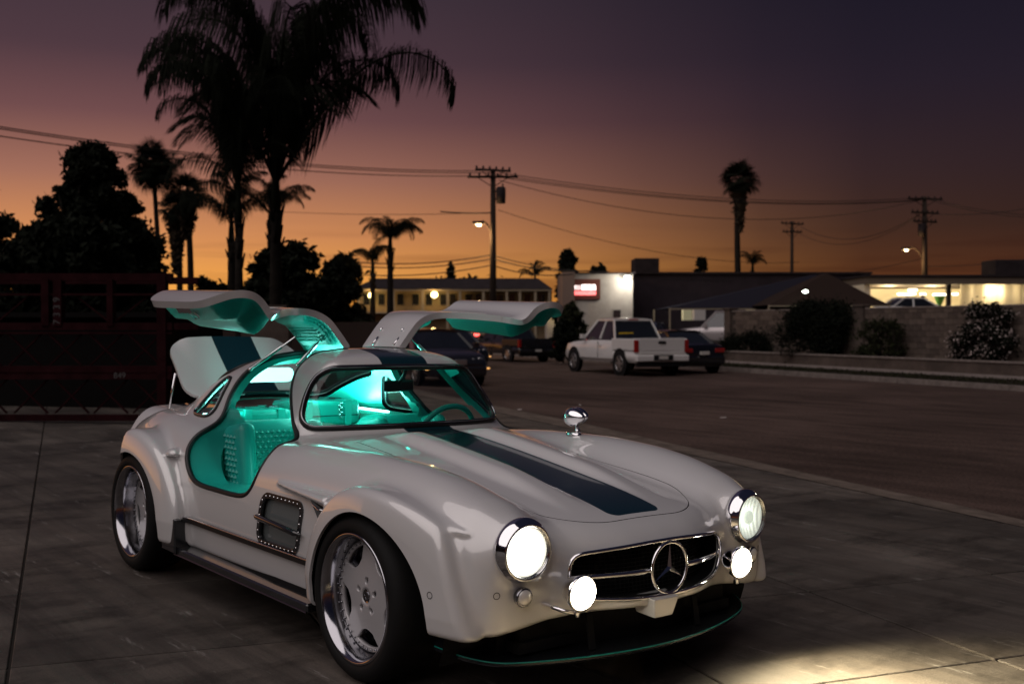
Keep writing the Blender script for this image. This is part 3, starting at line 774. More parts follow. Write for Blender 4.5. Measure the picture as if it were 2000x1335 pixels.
# lamps that belong to the lights
def spot(name, loc, d, e, size, blend, col=(1, .93, .78)):
    l = bpy.data.lights.new(name, 'SPOT'); l.energy = e; l.spot_size = math.radians(size); l.spot_blend = blend; l.color = col; l.shadow_soft_size = .05
    o = bpy.data.objects.new(name, l); COL.objects.link(o); o.parent = car; o.matrix_local = Matrix.Translation(Vector(loc)) @ Vector(d).to_track_quat('-Z', 'Y').to_matrix().to_4x4(); return o
for s in (-1, 1):
    spot('headlight_beam', (.755, s*.637, .60), (1, s*.08, -.42), 420, 130, 1.0, (1, .86, .55))
    spot('fog_lamp_beam', (.850, s*.452, .445), (1, s*.05, -.50), 40, 165, .8, (1, .88, .58))

# ---- grille: recessed dark mouth, bar, ring emblem with a three-pointed star
gm = clip(CAR, lambda V: f_grille(V)-.002, -1)
seal(gm, .009, off=.002).build('grille_surround', CHROME, car, smooth=True)
mb = MB(); V, T = gm; Q = V.copy(); N = normals(f_car, V)
E = np.concatenate([T[:, [0, 1]], T[:, [1, 2]], T[:, [2, 0]]]); k = np.sort(E, 1); u, i, c = np.unique(k, axis=0, return_index=True, return_counts=True); B = E[i[c == 1]]
mb.add(np.concatenate([V[B[:, 0]], V[B[:, 1]], V[B[:, 1]]+[-.10, 0, 0], V[B[:, 0]]+[-.10, 0, 0]]), [(a, len(B)+a, 2*len(B)+a, 3*len(B)+a) for a in range(len(B))])
mb.add(V+[-.10, 0, 0], [tuple(t) for t in T]); mb.build('grille_recess', BLACKIN, car, fix=False)
mb = MB()
for j in range(-21, 22):
    y = j*.02; z0, z1 = .392+.12*y*y, .578-.14*y*y; xx = float(n_plan(np.array(abs(y)))) - .075
    mb.bar((xx, y, z0), (xx-.02, y, z1), .002, .006)
for z in np.linspace(.40, .57, 12):
    P = [(float(n_plan(np.array(abs(y))))-.075, y, z) for y in np.linspace(-.41, .41, 15)]; mb.tube(P, .0014, 4)
mb.build('grille_mesh', mat('grille_mesh_metal', (.03, .03, .03), .35, .8), car, fix=False)['kind'] = 'stuff'
for s in (-1, 1):
    ys = np.linspace(.10, .455, 10); P = [(float(n_plan(np.array(y)))-.004-.01*(y > .43), s*y, .487-.01*(y/.45)**2) for y in ys]
    mb = MB(); R = np.interp(ys, [.1, .16, .40, .455], [.010, .0125, .010, .004])
    mb.tube(P, R, 10); mb.build('grille_bar', CHROME, car, smooth=True)
em = bpy.data.objects.new('star_emblem', None); COL.objects.link(em); em.parent = car; em.matrix_local = axis_matrix((.812, 0, .487), (1, 0, 0), (0, 0, 1))
# local x -> ? keep the star upright by building directly in car space
em.matrix_local = Matrix(((0, 0, 1, .812), (1, 0, 0, 0), (0, 1, 0, .487), (0, 0, 0, 1)))
MB().tube([(.099*math.cos(a), .099*math.sin(a), 0) for a in np.linspace(0, 2*math.pi, 64, endpoint=False)], .0072, 10, closed=True).build('ring', CHROME, em, smooth=True)
mb = MB(); c = [(0, 0, .013)]
for k in range(3):
    a = math.pi/2 + 2*math.pi*k/3; a1 = a+math.pi/3; a0 = a-math.pi/3
    tip = (.097*math.cos(a), .097*math.sin(a), 0); l = (.0125*math.cos(a1), .0125*math.sin(a1), 0); r = (.0125*math.cos(a0), .0125*math.sin(a0), 0)
    mb.add([(0, 0, .012), tip, l, r, (0, 0, -.012)], [(0, 1, 2), (0, 3, 1), (4, 2, 1), (4, 1, 3)])
mb.build('star', CHROME, em, fix=False)

# plate bracket, splitter, skirts
mb = MB(); mb.prism([(-.085, .345), (.085, .345), (.078, .385), (.10, .415), (-.10, .415), (-.078, .385)][:], 0, .001) if False else None
mb = MB(); mb.add([(.74, -.125, .385), (.835, -.105, .378), (.835, .035, .378), (.74, .055, .385), (.74, -.11, .315), (.82, -.085, .300), (.82, .015, .300), (.74, .04, .315)], [(0, 1, 2, 3), (4, 7, 6, 5), (0, 4, 5, 1), (1, 5, 6, 2), (2, 6, 7, 3), (3, 7, 4, 0)])
mb.build('plate_bracket', PAINT, car, bevel=.006)
sp_edge = sm_poly([(.36, .80), (.50, .785), (.62, .69), (.71, .50), (.775, .26), (.80, 0), (.775, -.26), (.71, -.50), (.62, -.69), (.50, -.785), (.36, -.80)], 8, closed=False)
def spz(y): return .186 + .02*max(0, (abs(y)-.66)/.14)**2
mb = MB(); n = len(sp_edge)
for zo in (0, -.014): mb.add([(x, y, spz(y)+zo) for x, y in sp_edge] + [(min(x-.02, .25), y*.9, spz(y)+zo+.01) for x, y in sp_edge], [(i, i+1, n+i+1, n+i) for i in range(n-1)])
mb.add([(x, y, spz(y)) for x, y in sp_edge] + [(x-.004, y, spz(y)-.014) for x, y in sp_edge], [(i, i+1, n+i+1, n+i) for i in range(n-1)])
spl = mb.build('front_splitter', CARBON, car, fix=False)
MB().tube([(x+.001, y, spz(y)+.001) for x, y in sp_edge], .0028, 6).build('teal_edge_strip', mat('teal_pinstripe', (.006, .20, .16), .4), spl, smooth=True)
for yy in (-.62, .62): MB().bar((.54, yy, .19), (.53, yy, .30), .05, .012).build('splitter_bracket', BLACKIN, spl)
for yy in (-.30, .30): MB().bar((.70, yy, .19), (.67, yy, .34), .03, .010).build('splitter_bracket', BLACKIN, spl)
# air dam behind the splitter
mb = MB(); P = [(.50, -.66), (.58, -.45), (.64, -.2), (.65, 0), (.64, .2), (.58, .45), (.50, .66)]
mb.add([(x, y, .19) for x, y in P]+[(x+.03, y, .36) for x, y in P], [(i, i+1, 8+i, 7+i) for i in range(6)]); mb.build('air_dam', BLACKIN, car, fix=False)
for s in (-1, 1):
    mb = MB(); mb.box((-1.80, min(s*.70, s*.945), .190), (-.37, max(s*.70, s*.945), .232), .008); mb.build('side_skirt', CARBON, car)
    mb = MB(); mb.tube([(-1.80, s*.946, .196), (-.37, s*.946, .196)], .004, 6); mb.build('skirt_edge', DARKCHROME, car)
    mb = MB(); mb.box((-1.935, min(s*.80, s*.962), .20), (-1.76, max(s*.80, s*.962), .385), .008); mb.build('sill_box', CARBON, car)
    ys = float(w_max(np.array(-1.))) 
    xs = np.linspace(-1.76, -.34, 24)
    P = [snap(f_car, np.array([[x, s*.90, .383]]), 6)[0] for x in xs]
    P = [np.array([x, p[1], .383]) for x, p in zip(xs, P)]
    mb = MB(); m_ = len(P)
    mb.add([p+[0, s*.020, .006] for p in P]+[p+[0, s*.020, -.016] for p in P]+[p+[0, -s*.01, -.016] for p in P]+[p+[0, -s*.01, .010] for p in P], [(i+a*m_, i+1+a*m_, i+1+(a+1) % 4*m_, i+(a+1) % 4*m_) for a in range(4) for i in range(m_-1)])
    mo = mb.build('sill_moulding', RUBBER, car)
    mb = MB(); mb.tube([p+[0, s*.019, .009] for p in P], .0045, 6); mb.build('chrome_strip', CHROME, mo, smooth=True)

# side vents: dark recess, screen, riveted frame and a bar with pointed ends
for s in (-1, 1):
    fv = lambda V: np.maximum(f_ventf(V), -V[:, 1]*s)
    g = clip(CAR, lambda V: fv(V)-.001, -1); V, T = g; N = normals(f_car, V)
    vo = bpy.data.objects.new('side_vent', None); COL.objects.link(vo); vo.parent = car
    g1 = clip(CAR, lambda V: fv(V)-.002, -1); g1 = clip(g1, lambda V: fv(V)+.024, 1); V1, T1 = g1
    shell('vent_frame', (V1+normals(f_car, V1)*.006, T1), [CARBON]*3, vo, thick=.012)
    V2 = V - N*.02; shell('vent_recess', (V2, T), mat('vent_glass', (.13, .145, .145), .15, 0, 1), vo)
    mb = MB(); n_ = 0
    out = rr_poly(0, 0, .371, .221, .05, 3); out = resample(np.c_[np.array(out), np.zeros(len(out))], True, .036, 0)
    for u, w, _ in out:
        z = .51+w; x = -.752+u+.22*w; P = snap(f_car, np.array([[x, s*.88, z]]), 6)[0]
        mb.lathe([(.0045, .0), (.0035, .003), (0, .004)], 6, axis_matrix((x, P[1]+s*.006, z), (0, s, 0)))
    mb.build('rivets', CHROME, vo, smooth=True)['kind'] = 'stuff'
    P = [(-.975, s*.900, .515), (-.93, s*.905, .515), (-.75, s*.903, .507), (-.57, s*.903, .497), (-.52, s*.897, .494)]
    mb = MB(); mb.tube(P, [.003, .014, .014, .014, .003], 8); mb.build('vent_bar', CARBON, vo, smooth=True)
    # small triangular outlet behind the wheel
    tri = [(-.385, .672), (-.235, .655), (-.300, .590)]; mb = MB(); pts = [snap(f_car, np.array([[x, s*.92, z]]), 8)[0] for x, z in tri]
    vs = [(x, p[1]+s*.004, z) for (x, z), p in zip(tri, pts)]; c = np.mean(vs, 0)+[0, -s*.02, 0]
    mb.add(vs+[tuple(c)], [(0, 1, 3), (1, 2, 3), (2, 0, 3)]); t_ = mb.build('brow_outlet', RUBBER, vo, fix=False)
    MB().tube([(-.36, vs[0][1]+s*.004, .655), (-.30, vs[0][1]+s*.008, .640), (-.25, vs[1][1]+s*.003, .645)], [.002, .005, .002], 6).build('outlet_blade', CHROME, t_, smooth=True)

# mirrors on the far wing (two bullets on one foot)
mr = bpy.data.objects.new('wing_mirror', None); COL.objects.link(mr); mr.parent = car; mr.matrix_local = Matrix.Translation((-.46, .645, .868))
for dx, dy, k in ((0, 0, 1), (-.03, .055, 1)):
    MB().lathe([(.040, -.036), (.047, -.03), (.050, -.012), (.047, .012), (.036, .042), (.020, .068), (.006, .083), (0, .085)], 32, axis_matrix((dx, dy, .085), (1, -.08, .03))).build('mirror_shell', CHROME, mr, smooth=True)
    MB().lathe([(.041, 0), (0, .001)], 28, axis_matrix((dx-.037, dy, .084), (-1, .08, -.03))).build('mirror_glass', DARKCHROME, mr)
MB().tube([(0, .02, .045), (.01, .015, .02), (.03, .005, .005)], [.010, .012, .016], 10).lathe([(0, .008), (.028, .006), (.034, 0), (.034, -.01)], 24, Matrix.Diagonal((1.5, .8, 1, 1))).build('mirror_foot', CHROME, mr, smooth=True)

# ---- cabin
def cushion(name, lo, hi, m, parent, bev=.05, rot=0, piv=None, seg=2):
    mb = MB(); mb.box(lo, hi); me_o = mb.build(name, m, parent)
    bm = bmesh.new(); bm.from_mesh(me_o.data); bmesh.ops.bevel(bm, geom=bm.edges[:]+bm.verts[:], offset=bev, segments=4, affect='EDGES', profile=.5); bm.to_mesh(me_o.data); bm.free()
    me_o.data.polygons.foreach_set('use_smooth', [True]*len(me_o.data.polygons))
    if rot: p = Vector(piv); me_o.matrix_local = Matrix.Translation(p) @ Matrix.Rotation(math.radians(rot), 4, 'Y') @ Matrix.Translation(-p)
    return me_o
mb = MB(); mb.box((-2.0, -.82, .252), (-.80, .82, .262)); mb.build('cabin_floor', TEALTRIM, car)
mb = MB(); mb.box((-2.02, -.13, .26), (-.80, .13, .50), .03); mb.build('centre_tunnel', TEAL, car)
for s in (-1, 1):
    mb = MB(); mb.box((-1.90, min(s*.64, s*.855), .26), (-1.0, max(s*.64, s*.855), .566), .02); mb.build('door_sill', TEAL, car)
    st = bpy.data.objects.new('seat', None); COL.objects.link(st); st.parent = car
    cushion('seat_cushion', (-1.74, s*.42-.23, .30), (-1.20, s*.42+.23, .46), TEAL, st)
    cushion('seat_back', (-1.84, s*.42-.235, .36), (-1.69, s*.42+.235, .875), TEAL, st, .07, -10, (-1.80, 0, .40))
    for e in (-1, 1): cushion('bolster', (-1.80, s*.42+e*.205-.05, .40), (-1.53, s*.42+e*.205+.05, .850), TEAL, st, .048, -10, (-1.80, 0, .40))
    # quilting on the seat back and on the side of the outer bolster
    mb = MB(); tn = math.tan(math.radians(10))
    for i in range(8):
        for j in range(13):
            u = s*.42 - .13 + (i+.5*(j % 2))*.034; h = .49 + j*.027; xx = -1.682 - (h-.40)*tn; a = .0125
            mb.add([(xx, u-a*1.3, h), (xx, u, h-a), (xx, u+a*1.3, h), (xx, u, h+a), (xx+.009, u, h)], [(0, 1, 4), (1, 2, 4), (2, 3, 4), (3, 0, 4)])
    for e in (-1, 1):
        for i in range(4):
            for j in range(12):
                xo = -1.745+(i+.5*(j % 2))*.040; h = .47+j*.030; xx = xo - (h-.40)*tn; yy = s*.42 + e*.205 + e*.0495; a = .0165
                mb.add([(xx-a*1.1, yy, h), (xx, yy, h-a), (xx+a*1.1, yy, h), (xx, yy, h+a), (xx, yy+e*.012, h)], [(0, 1, 4), (1, 2, 4), (2, 3, 4), (3, 0, 4)])
    q = mb.build('quilting', TEAL, st, fix=False); q['kind'] = 'stuff'
# rear shelf and bulkhead
mb = MB(); mb.box((-2.70, -.66, .765), (-1.98, .66, .79), .008); mb.build('parcel_shelf', TEAL, car)
for s in (-1, 1): MB().box((-2.62, min(s*.49, s*.64), .791), (-2.0, max(s*.49, s*.64), .862), .02).build('side_box', TEAL, car)
mb = MB(); mb.box((-2.03, -.80, .26), (-1.99, .80, .775)); mb.build('rear_bulkhead', TEAL, car)
MB().box((-.93, -.80, .25), (-.905, .80, .76)).build('firewall', TEALTRIM, car)
mb = MB(); mb.box((-1.06, -.54, .62), (-.965, .54, .855), .03); mb.build('dashboard', mat('dark_teal_dash', (.01, .05, .05), .6), car)
# steering wheel
stw = bpy.data.objects.new('steering_wheel', None); COL.objects.link(stw); stw.parent = car; stw.matrix_local = axis_matrix((-1.22, .37, .80), (-1, 0, .42))
MB().tube([(.185*math.cos(a), .185*math.sin(a), 0) for a in np.linspace(0, 2*math.pi, 48, endpoint=False)], .0155, 10, closed=True).build('wheel_rim', TEAL, stw, smooth=True)
for k in range(3):
    a = 2*math.pi*k/3+math.pi/6; MB().bar((0, 0, -.01), (.18*math.cos(a), .18*math.sin(a), 0), .03, .006).build('spoke', CHROME, stw)
MB().lathe([(0, .01), (.04, .005), (.05, -.02), (.03, -.05), (.03, -.30)], 24).build('hub', TEAL, stw, smooth=True)
# interior mirror and its mount
rm = MB(); rm.box((-1.235, -.075+.04, 1.055), (-1.215, .115+.04, 1.115), .008); rmo = rm.build('rear_view_mirror', RUBBER, car)
MB().tube([(-1.22, .06, 1.10), (-1.17, .06, 1.15), (-1.15, .06, 1.20)], .010, 8).build('mirror_stem', RUBBER, rmo, smooth=True)
# led strips along the shelf edges
for s in (-1, 1):
    o = MB().box((-2.40, min(s*.51, s*.54), .864), (-2.06, max(s*.51, s*.54), .872)).build('led_strip', LED, car)
o = MB().prism(rr_poly(0, 0, .085, .34, .035), -.006, 0, Matrix.Translation((-2.16, -.25, 1.105)) @ Matrix.Rotation(math.radians(100), 4, 'Y')).build('rear_reflection_panel', mat('reflection_panel_glow', (.8, 1, 1), .4, emit=(.50, 1.0, .93), es=1.3), car)  # glowing panel added to imitate a reflection in the rear glass
def area(name, loc, d, e, sx_, sy_, col):
    l = bpy.data.lights.new(name, 'AREA'); l.shape = 'RECTANGLE'; l.size = sx_; l.size_y = sy_; l.energy = e; l.color = col
    o = bpy.data.objects.new(name, l); COL.objects.link(o); o.parent = car; o.matrix_local = Matrix.Translation(Vector(loc)) @ Vector(d).to_track_quat('-Z', 'Y').to_matrix().to_4x4(); return o
LEDC = (.22, 1.0, .86)
for s in (-1, 1): area('led_light', (-2.2, s*.52, .885), (0, -s*.25, 1), 8.0, .34, .03, LEDC)
area('footwell_fill', (-1.12, -.45, .70), (-.6, 0, -.8), 1.7, .1, .3, LEDC)  # lamps without fixtures, added to fill the cabin with teal light
area('footwell_fill', (-1.12, .45, .70), (-.6, 0, -.8), 1.0, .1, .3, LEDC)
area('roof_fill', (-2.0, 0, 1.15), (.55, 0, -.8), 2.6, .1, .5, LEDC)  # added fill from under the roof towards the seats
area('roof_fill', (-1.80, 0, 1.20), (-.55, 0, -.8), 4.0, .1, .5, LEDC)  # added fill aimed back at the shelf and luggage
for s in (-1, 1): area('door_fill', (-1.5, s*.20, 1.24), (0, s*.75, .66), .9, .35, .03, LEDC)  # added fill under the roof, aimed out at the open doors

# ---- luggage on the shelf: things of their own
def suitcase(label, x, y, z, lx, ly, h, rz, charm=False):
    t = empty('suitcase', label, 'suitcase', group='teal suitcases on the shelf behind the seats'); t.matrix_world = TILT @ Matrix.Translation((x, y, z)) @ Matrix.Rotation(rz, 4, 'Z')
    c = cushion('case', (-lx/2, -ly/2, 0), (lx/2, ly/2, h), TEAL, t, .03)
    c.data.name = 'case'
    mb = MB(); P = [(px, py, h*.42) for px, py in rr_poly(0, 0, lx+.002, ly+.002, .03, 5)]; mb.tube(P, .003, 6, closed=True); mb.build('piping', RUBBER, t, smooth=True)
    for e in (-1, 1):
        mb = MB(); yy = e*ly*.30; o_ = .004
        mb.tube([(-lx/2-o_, yy, .0), (-lx/2-o_, yy, h-.02), (-lx/2+.02, yy, h+o_), (lx/2-.02, yy, h+o_), (lx/2+o_, yy, h-.02), (lx/2+o_, yy, 0)], .003, 4)
        mb2 = MB(); mb2.bar((lx/2+o_, yy-.022, .0), (lx/2+o_, yy-.022, h-.01), .001, .001) if False else None
        mb2 = MB(); mb2.box((lx/2-.001, yy-.022, 0), (lx/2+.005, yy+.022, h)); mb2.box((-lx/2-.004, yy-.022, h-.001), (lx/2+.005, yy+.022, h+.004)); mb2.build('strap', TEALTRIM, t)
        mb3 = MB(); mb3.box((-.03, yy-.03, h+.004), (.03, yy+.03, h+.010), .002); mb3.build('buckle', DARKCHROME, t)
    if charm:
        mb = MB()
        for k in range(7): mb.lathe([(0, -.008), (.008, -.004), (.009, .003), (0, .008)], 8, Matrix.Translation((lx/2+.014, ly*.16+.006*(-1)**k, h-.012-k*.014)))
        mb.build('tag_chain', CHROME, t, smooth=True)
    return t
suitcase('larger teal suitcase in the middle of the shelf, a charm chain on its front', -2.24, .12, .792, .30, .46, .15, .04, True)
suitcase('smaller pale lit teal suitcase at the passenger side of the shelf', -2.22, -.295, .792, .30, .34, .115, -.06)
# ================================================================ THE PLACE
# background frame: lat = metres to the right of the camera axis, dep = metres ahead, z up (world)
FH = np.array([math.cos(YAW), math.sin(YAW), 0.0]); BROT = YAW - math.pi/2
def B(lat, dep, z=0): return Vector(CAM*[1, 1, 0] + RT*lat + FH*dep + np.array([0, 0, z]))
def px(u, v, dep):
    """lat, z of the sight line through a spot of the view, dep metres ahead"""
    d = FW*FPX + RT*(u-1000) - UPV*(v-667.5); t = dep/(d @ FH); return float(d @ RT)*t, float(CAM[2]+d[2]*t)
def put(o, lat, dep, z=0, rz=0, s=1):
    o.location = B(lat, dep, z); o.rotation_euler = (0, 0, BROT+rz); o.scale = (s, s, s); return o
def bmp(m, scale, strength, dist=.01, ramp_=None): return m

# ---- ground
def concrete_mat():
    m = bpy.data.materials.new('worn_concrete'); m.use_nodes = True; nt = m.node_tree; b = nt.nodes['Principled BSDF']; b.inputs['Specular IOR Level'].default_value = .3; t = nt.nodes.new('ShaderNodeTexCoord')
    g = nt.nodes.new('ShaderNodeNewGeometry'); oi = nt.nodes.new('ShaderNodeObjectInfo')
    def noise(sc, det, mp=None, rough=.6):
        n = nt.nodes.new('ShaderNodeTexNoise'); n.inputs['Scale'].default_value = sc; n.inputs['Detail'].default_value = det; n.inputs['Roughness'].default_value = rough
        q = nt.nodes.new('ShaderNodeMapping'); q.inputs['Scale'].default_value = mp or (1, 1, 1); q.inputs['Rotation'].default_value = (0, 0, .9); nt.links.new(g.outputs['Position'], q.inputs[0]); nt.links.new(q.outputs[0], n.inputs[0]); return n.outputs[0]
    def rp(src, stops):
        r = nt.nodes.new('ShaderNodeValToRGB'); e = r.color_ramp.elements
        while len(e) < len(stops): e.new(.5)
        for q, (p, c) in zip(e, stops): q.position = p; q.color = (*c, 1)
        nt.links.new(src, r.inputs[0]); return r.outputs[0]
    def mix(f, a, c, bt='MIX'):
        x = nt.nodes.new('ShaderNodeMix'); x.data_type = 'RGBA'; x.blend_type = bt
        for i, v in ((0, f), (6, a), (7, c)):
            if isinstance(v, (int, float)): x.inputs[i].default_value = v
            elif isinstance(v, tuple): x.inputs[i].default_value = (*v, 1)
            else: nt.links.new(v, x.inputs[i])
        return x.outputs[2]
    big = rp(noise(.9, 6), [(.30, (.052, .043, .037)), (.5, (.086, .072, .062)), (.72, (.135, .115, .099))])
    stain = rp(noise(2.6, 8, (1, .45, 1), .7), [(.34, (.30, .29, .28)), (.50, (.85, .85, .85)), (1, (1, 1, 1))])
    c = mix(.95, big, stain, 'MULTIPLY')
    spots = rp(noise(1.7, 3, None, .5), [(.20, (.28, .26, .25)), (.30, (1, 1, 1))]); c = mix(.8, c, spots, 'MULTIPLY')
    streak = rp(noise(1.1, 10, (.12, 3.2, 1), .8), [(.35, (.45, .44, .43)), (.5, (1, 1, 1)), (.66, (1.5, 1.45, 1.4))]); c = mix(.75, c, streak, 'MULTIPLY')
    scuff = rp(noise(5, 9, (.35, 2.6, 1), .75), [(.60, (0, 0, 0)), (.70, (1, 1, 1))])
    c = mix(scuff, c, (.24, .22, .205))
    grit = rp(noise(150, 3), [(.30, (.55, .55, .55)), (.55, (1, 1, 1))]); c = mix(.6, c, grit, 'MULTIPLY')
    v = nt.nodes.new('ShaderNodeMath'); v.operation = 'MULTIPLY_ADD'; nt.links.new(oi.outputs['Random'], v.inputs[0]); v.inputs[1].default_value = .35; v.inputs[2].default_value = .80
    c = mix(1.0, c, v.outputs[0], 'MULTIPLY')
    nt.links.new(c, b.inputs['Base Color'])
    nt.links.new(rp(noise(3.5, 6), [(.3, (.55, .55, .55)), (.7, (.85, .85, .85))]), b.inputs['Roughness'])
    k = nt.nodes.new('ShaderNodeBump'); k.inputs['Strength'].default_value = .55; k.inputs['Distance'].default_value = .004
    hn = nt.nodes.new('ShaderNodeMath'); hn.operation = 'ADD'; nt.links.new(noise(90, 5), hn.inputs[0]); nt.links.new(noise(9, 6, (.5, 2, 1)), hn.inputs[1])
    nt.links.new(hn.outputs[0], k.inputs['Height']); nt.links.new(k.outputs[0], b.inputs['Normal'])
    return m
CONC = concrete_mat()
def asphalt_mat():
    m = mat('asphalt', (.085, .052, .042), .9, bump=(80, .9, .012)); nt = m.node_tree; b = nt.nodes['Principled BSDF']; g = nt.nodes.new('ShaderNodeNewGeometry')
    last = None
    for sc, mp, stops in ((.22, (1, 1, 1), ((.35, .62), (.65, 1.15))), (1.6, (.4, 1.8, 1), ((.35, .70), (.6, 1.1))), (45, (1, 1, 1), ((.35, .55), (.62, 1.25))), (.5, (.25, 2.5, 1), ((.62, 1.0), (.68, .70)))):
        q = nt.nodes.new('ShaderNodeMapping'); q.inputs['Scale'].default_value = mp; q.inputs['Rotation'].default_value = (0, 0, .3); n = nt.nodes.new('ShaderNodeTexNoise'); n.inputs['Scale'].default_value = sc; n.inputs['Detail'].default_value = 7
        nt.links.new(g.outputs['Position'], q.inputs[0]); nt.links.new(q.outputs[0], n.inputs[0]); r = nt.nodes.new('ShaderNodeMapRange'); nt.links.new(n.outputs[0], r.inputs[0])
        r.inputs[1].default_value, r.inputs[3].default_value = stops[0]; r.inputs[2].default_value, r.inputs[4].default_value = stops[1]
        if last is None: last = r.outputs[0]
        else: k = nt.nodes.new('ShaderNodeMath'); k.operation = 'MULTIPLY'; nt.links.new(last, k.inputs[0]); nt.links.new(r.outputs[0], k.inputs[1]); last = k.outputs[0]
    v = nt.nodes.new('ShaderNodeVectorMath'); v.operation = 'SCALE'; v.inputs[0].default_value = (.092, .062, .052); nt.links.new(last, v.inputs['Scale']); nt.links.new(v.outputs[0], b.inputs['Base Color']); return m
ASPH = asphalt_mat()
DIRT = mat('dark_dirt', (.022, .017, .012), .95, noise=(3, .6), bump=(20, .6, .03))
KERB = mat('kerb_concrete', (.24, .20, .18), .85, noise=(5, .6), bump=(40, .4, .01))
GRASSM = mat('dry_grass', (.026, .028, .012), .9, noise=(12, .5))
e1 = np.array([math.cos(math.radians(-16.5)), math.sin(math.radians(-16.5))]); e2 = np.array([-e1[1], e1[0]])
SL = Matrix(((e1[0], e2[0], 0, 0), (e1[1], e2[1], 0, 0), (0, 0, 1, 0), (0, 0, 0, 1)))
DT = TILT @ SL
drive = MB().box((-26, -22, -.06), (8, 4.62, -.010)).build('driveway', mat('joint_dirt', (.028, .024, .021), .95)); drive.matrix_world = DT; tag(drive, kind='structure')
ss = [.905 + 1.275*k for k in range(-15, 4)]; ts = [-2.16-1.32*k for k in range(7, 0, -1)] + [-2.16, -.84, .49, 1.81, 3.13, 4.61]
slabs = {}
for i in range(len(ss)-1):
    for j in range(len(ts)-1):
        w = ss[i+1]-ss[i]-.014; h = ts[j+1]-ts[j]-.014; key = (round(w, 3), round(h, 3))
        if key not in slabs: slabs[key] = MB().box((-w/2, -h/2, -.05), (w/2, h/2, 0), .004).build('concrete_slab', CONC); o = slabs[key]
        else: o = slabs[key].copy(); COL.objects.link(o)
        o.parent = drive; o.location = ((ss[i]+ss[i+1])/2, (ts[j]+ts[j+1])/2, rng.uniform(-.0015, .0015)); o.rotation_euler = (rng.uniform(-.0006, .0006), rng.uniform(-.0006, .0006), 0)
# gutter: a long narrow dish of concrete, chipped at its street edge
mb = MB(); S_ = np.linspace(-26, 8, 300)
rows = [(4.625, 0), (4.70, -.004), (4.95, -.016), (5.06, -.022), (5.07, -.075)]
jag = np.cumsum(rng.normal(0, .006, len(S_))); jag -= np.linspace(jag[0], jag[-1], len(S_)); jag = np.clip(jag, -.04, .04)
n = len(S_); vs = []
for r_, (t_, z_) in enumerate(rows): vs += [(s_, t_ + (.10 if r_ > 2 else 0)*np.clip((-s_-4)/6, 0, 1)*1.6 + (jag[i] if r_ > 2 else 0), z_) for i, s_ in enumerate(S_)]
mb.add(vs, [(i+a*n, i+1+a*n, i+1+(a+1)*n, i+(a+1)*n) for a in range(len(rows)-1) for i in range(n-1)])
gut = mb.build('gutter', mat('gutter_concrete', (.17, .135, .112), .9, noise=(4, .5), bump=(50, .5, .01)), fix=False); gut.matrix_world = DT; tag(gut, kind='structure')
# road surface
def zr(lat, dep): return -.088 - .06*min(max((dep-8)/26, 0), 1)
LA = np.r_[-400, -120, -60, np.linspace(-40, 60, 26), 120, 400]; DE = np.r_[-80, -30, 0, np.linspace(4, 60, 15), 90, 150, 300, 900]
mb = MB(); nl = len(LA); mb.add([tuple(B(a, d, zr(a, d) if d < 300 else -.15)) for d in DE for a in LA], [(j*nl+i, j*nl+i+1, (j+1)*nl+i+1, (j+1)*nl+i) for j in range(len(DE)-1) for i in range(nl-1)])
tag(mb.build('road', ASPH, fix=False), kind='structure')
# ground left of the driveway under and behind the racks
mb = MB(); mb.add([tuple(B(a, d, z)) for a, d, z in ((-40, 13.2, .16), (-2.6, 19.5, .06), (-4.5, 30, .02), (-14, 60, .0), (-60, 60, .1))], [(0, 1, 2, 3, 4)]); tag(mb.build('side_ground', DIRT, fix=False), kind='structure')

# ---- far side of the street (a = along it, n = away from it)
O_ = np.array([12.0, 25.4]); U_ = np.array([-.373, .928]); N_ = np.array([.928, .373])
SROT = BROT + math.atan2(U_[1], U_[0])
def S(a, n, z=0): p = O_ + U_*a + N_*n; return B(p[0], p[1], z)
def sbox(mb, a0, a1, n0, n1, z0, z1):
    c = [S(a, n, z) for z in (z0, z1) for a, n in ((a0, n0), (a1, n0), (a1, n1), (a0, n1))]; return mb.add([tuple(p) for p in c], [(0, 1, 2, 3), (4, 7, 6, 5), (0, 4, 5, 1), (1, 5, 6, 2), (2, 6, 7, 3), (3, 7, 4, 0)])
mb = MB()
for k in range(44):
    a = -30+k*1.9; sbox(mb, a+.008, a+1.892, 0, .16, -.3, .0)
tag(mb.build('kerb', KERB), kind='structure')
tag(sbox(MB(), -30, 53.6, .165, 2.4, -.3, -.012).build('verge', DIRT), kind='structure')
pv = MB()
sw = sbox(MB(), -30, 53.6, 2.4, 4.0, -.3, -.004).build('sidewalk', KERB); tag(sw, kind='structure')
tag(sbox(MB(), -30, 95, 4.2, 60, -.3, .28).build('planted_bank', DIRT), kind='structure')
# grass on the verge
mb = MB()
for k in range(9000):
    a = rng.uniform(-14, 26); n = rng.uniform(.2, 2.38); p = S(a, n, -.012); h = rng.uniform(.03, .09); t = rng.uniform(0, 6.28); w = .012; q = Vector((math.cos(t), math.sin(t), 0)); l = Vector((rng.normal(0, .03), rng.normal(0, .03), h))
    mb.add([tuple(p-q*w), tuple(p+q*w), tuple(p+l)], [(0, 1, 2)])
tag(mb.build('verge_grass', GRASSM, fix=False), kind='stuff', label='short dry grass on the strip between far kerb and sidewalk', cat='grass')
STUCCO = mat('block_wall_stucco', (.11, .085, .072), .9, noise=(1.5, .6), bump=(9, .5, .02))
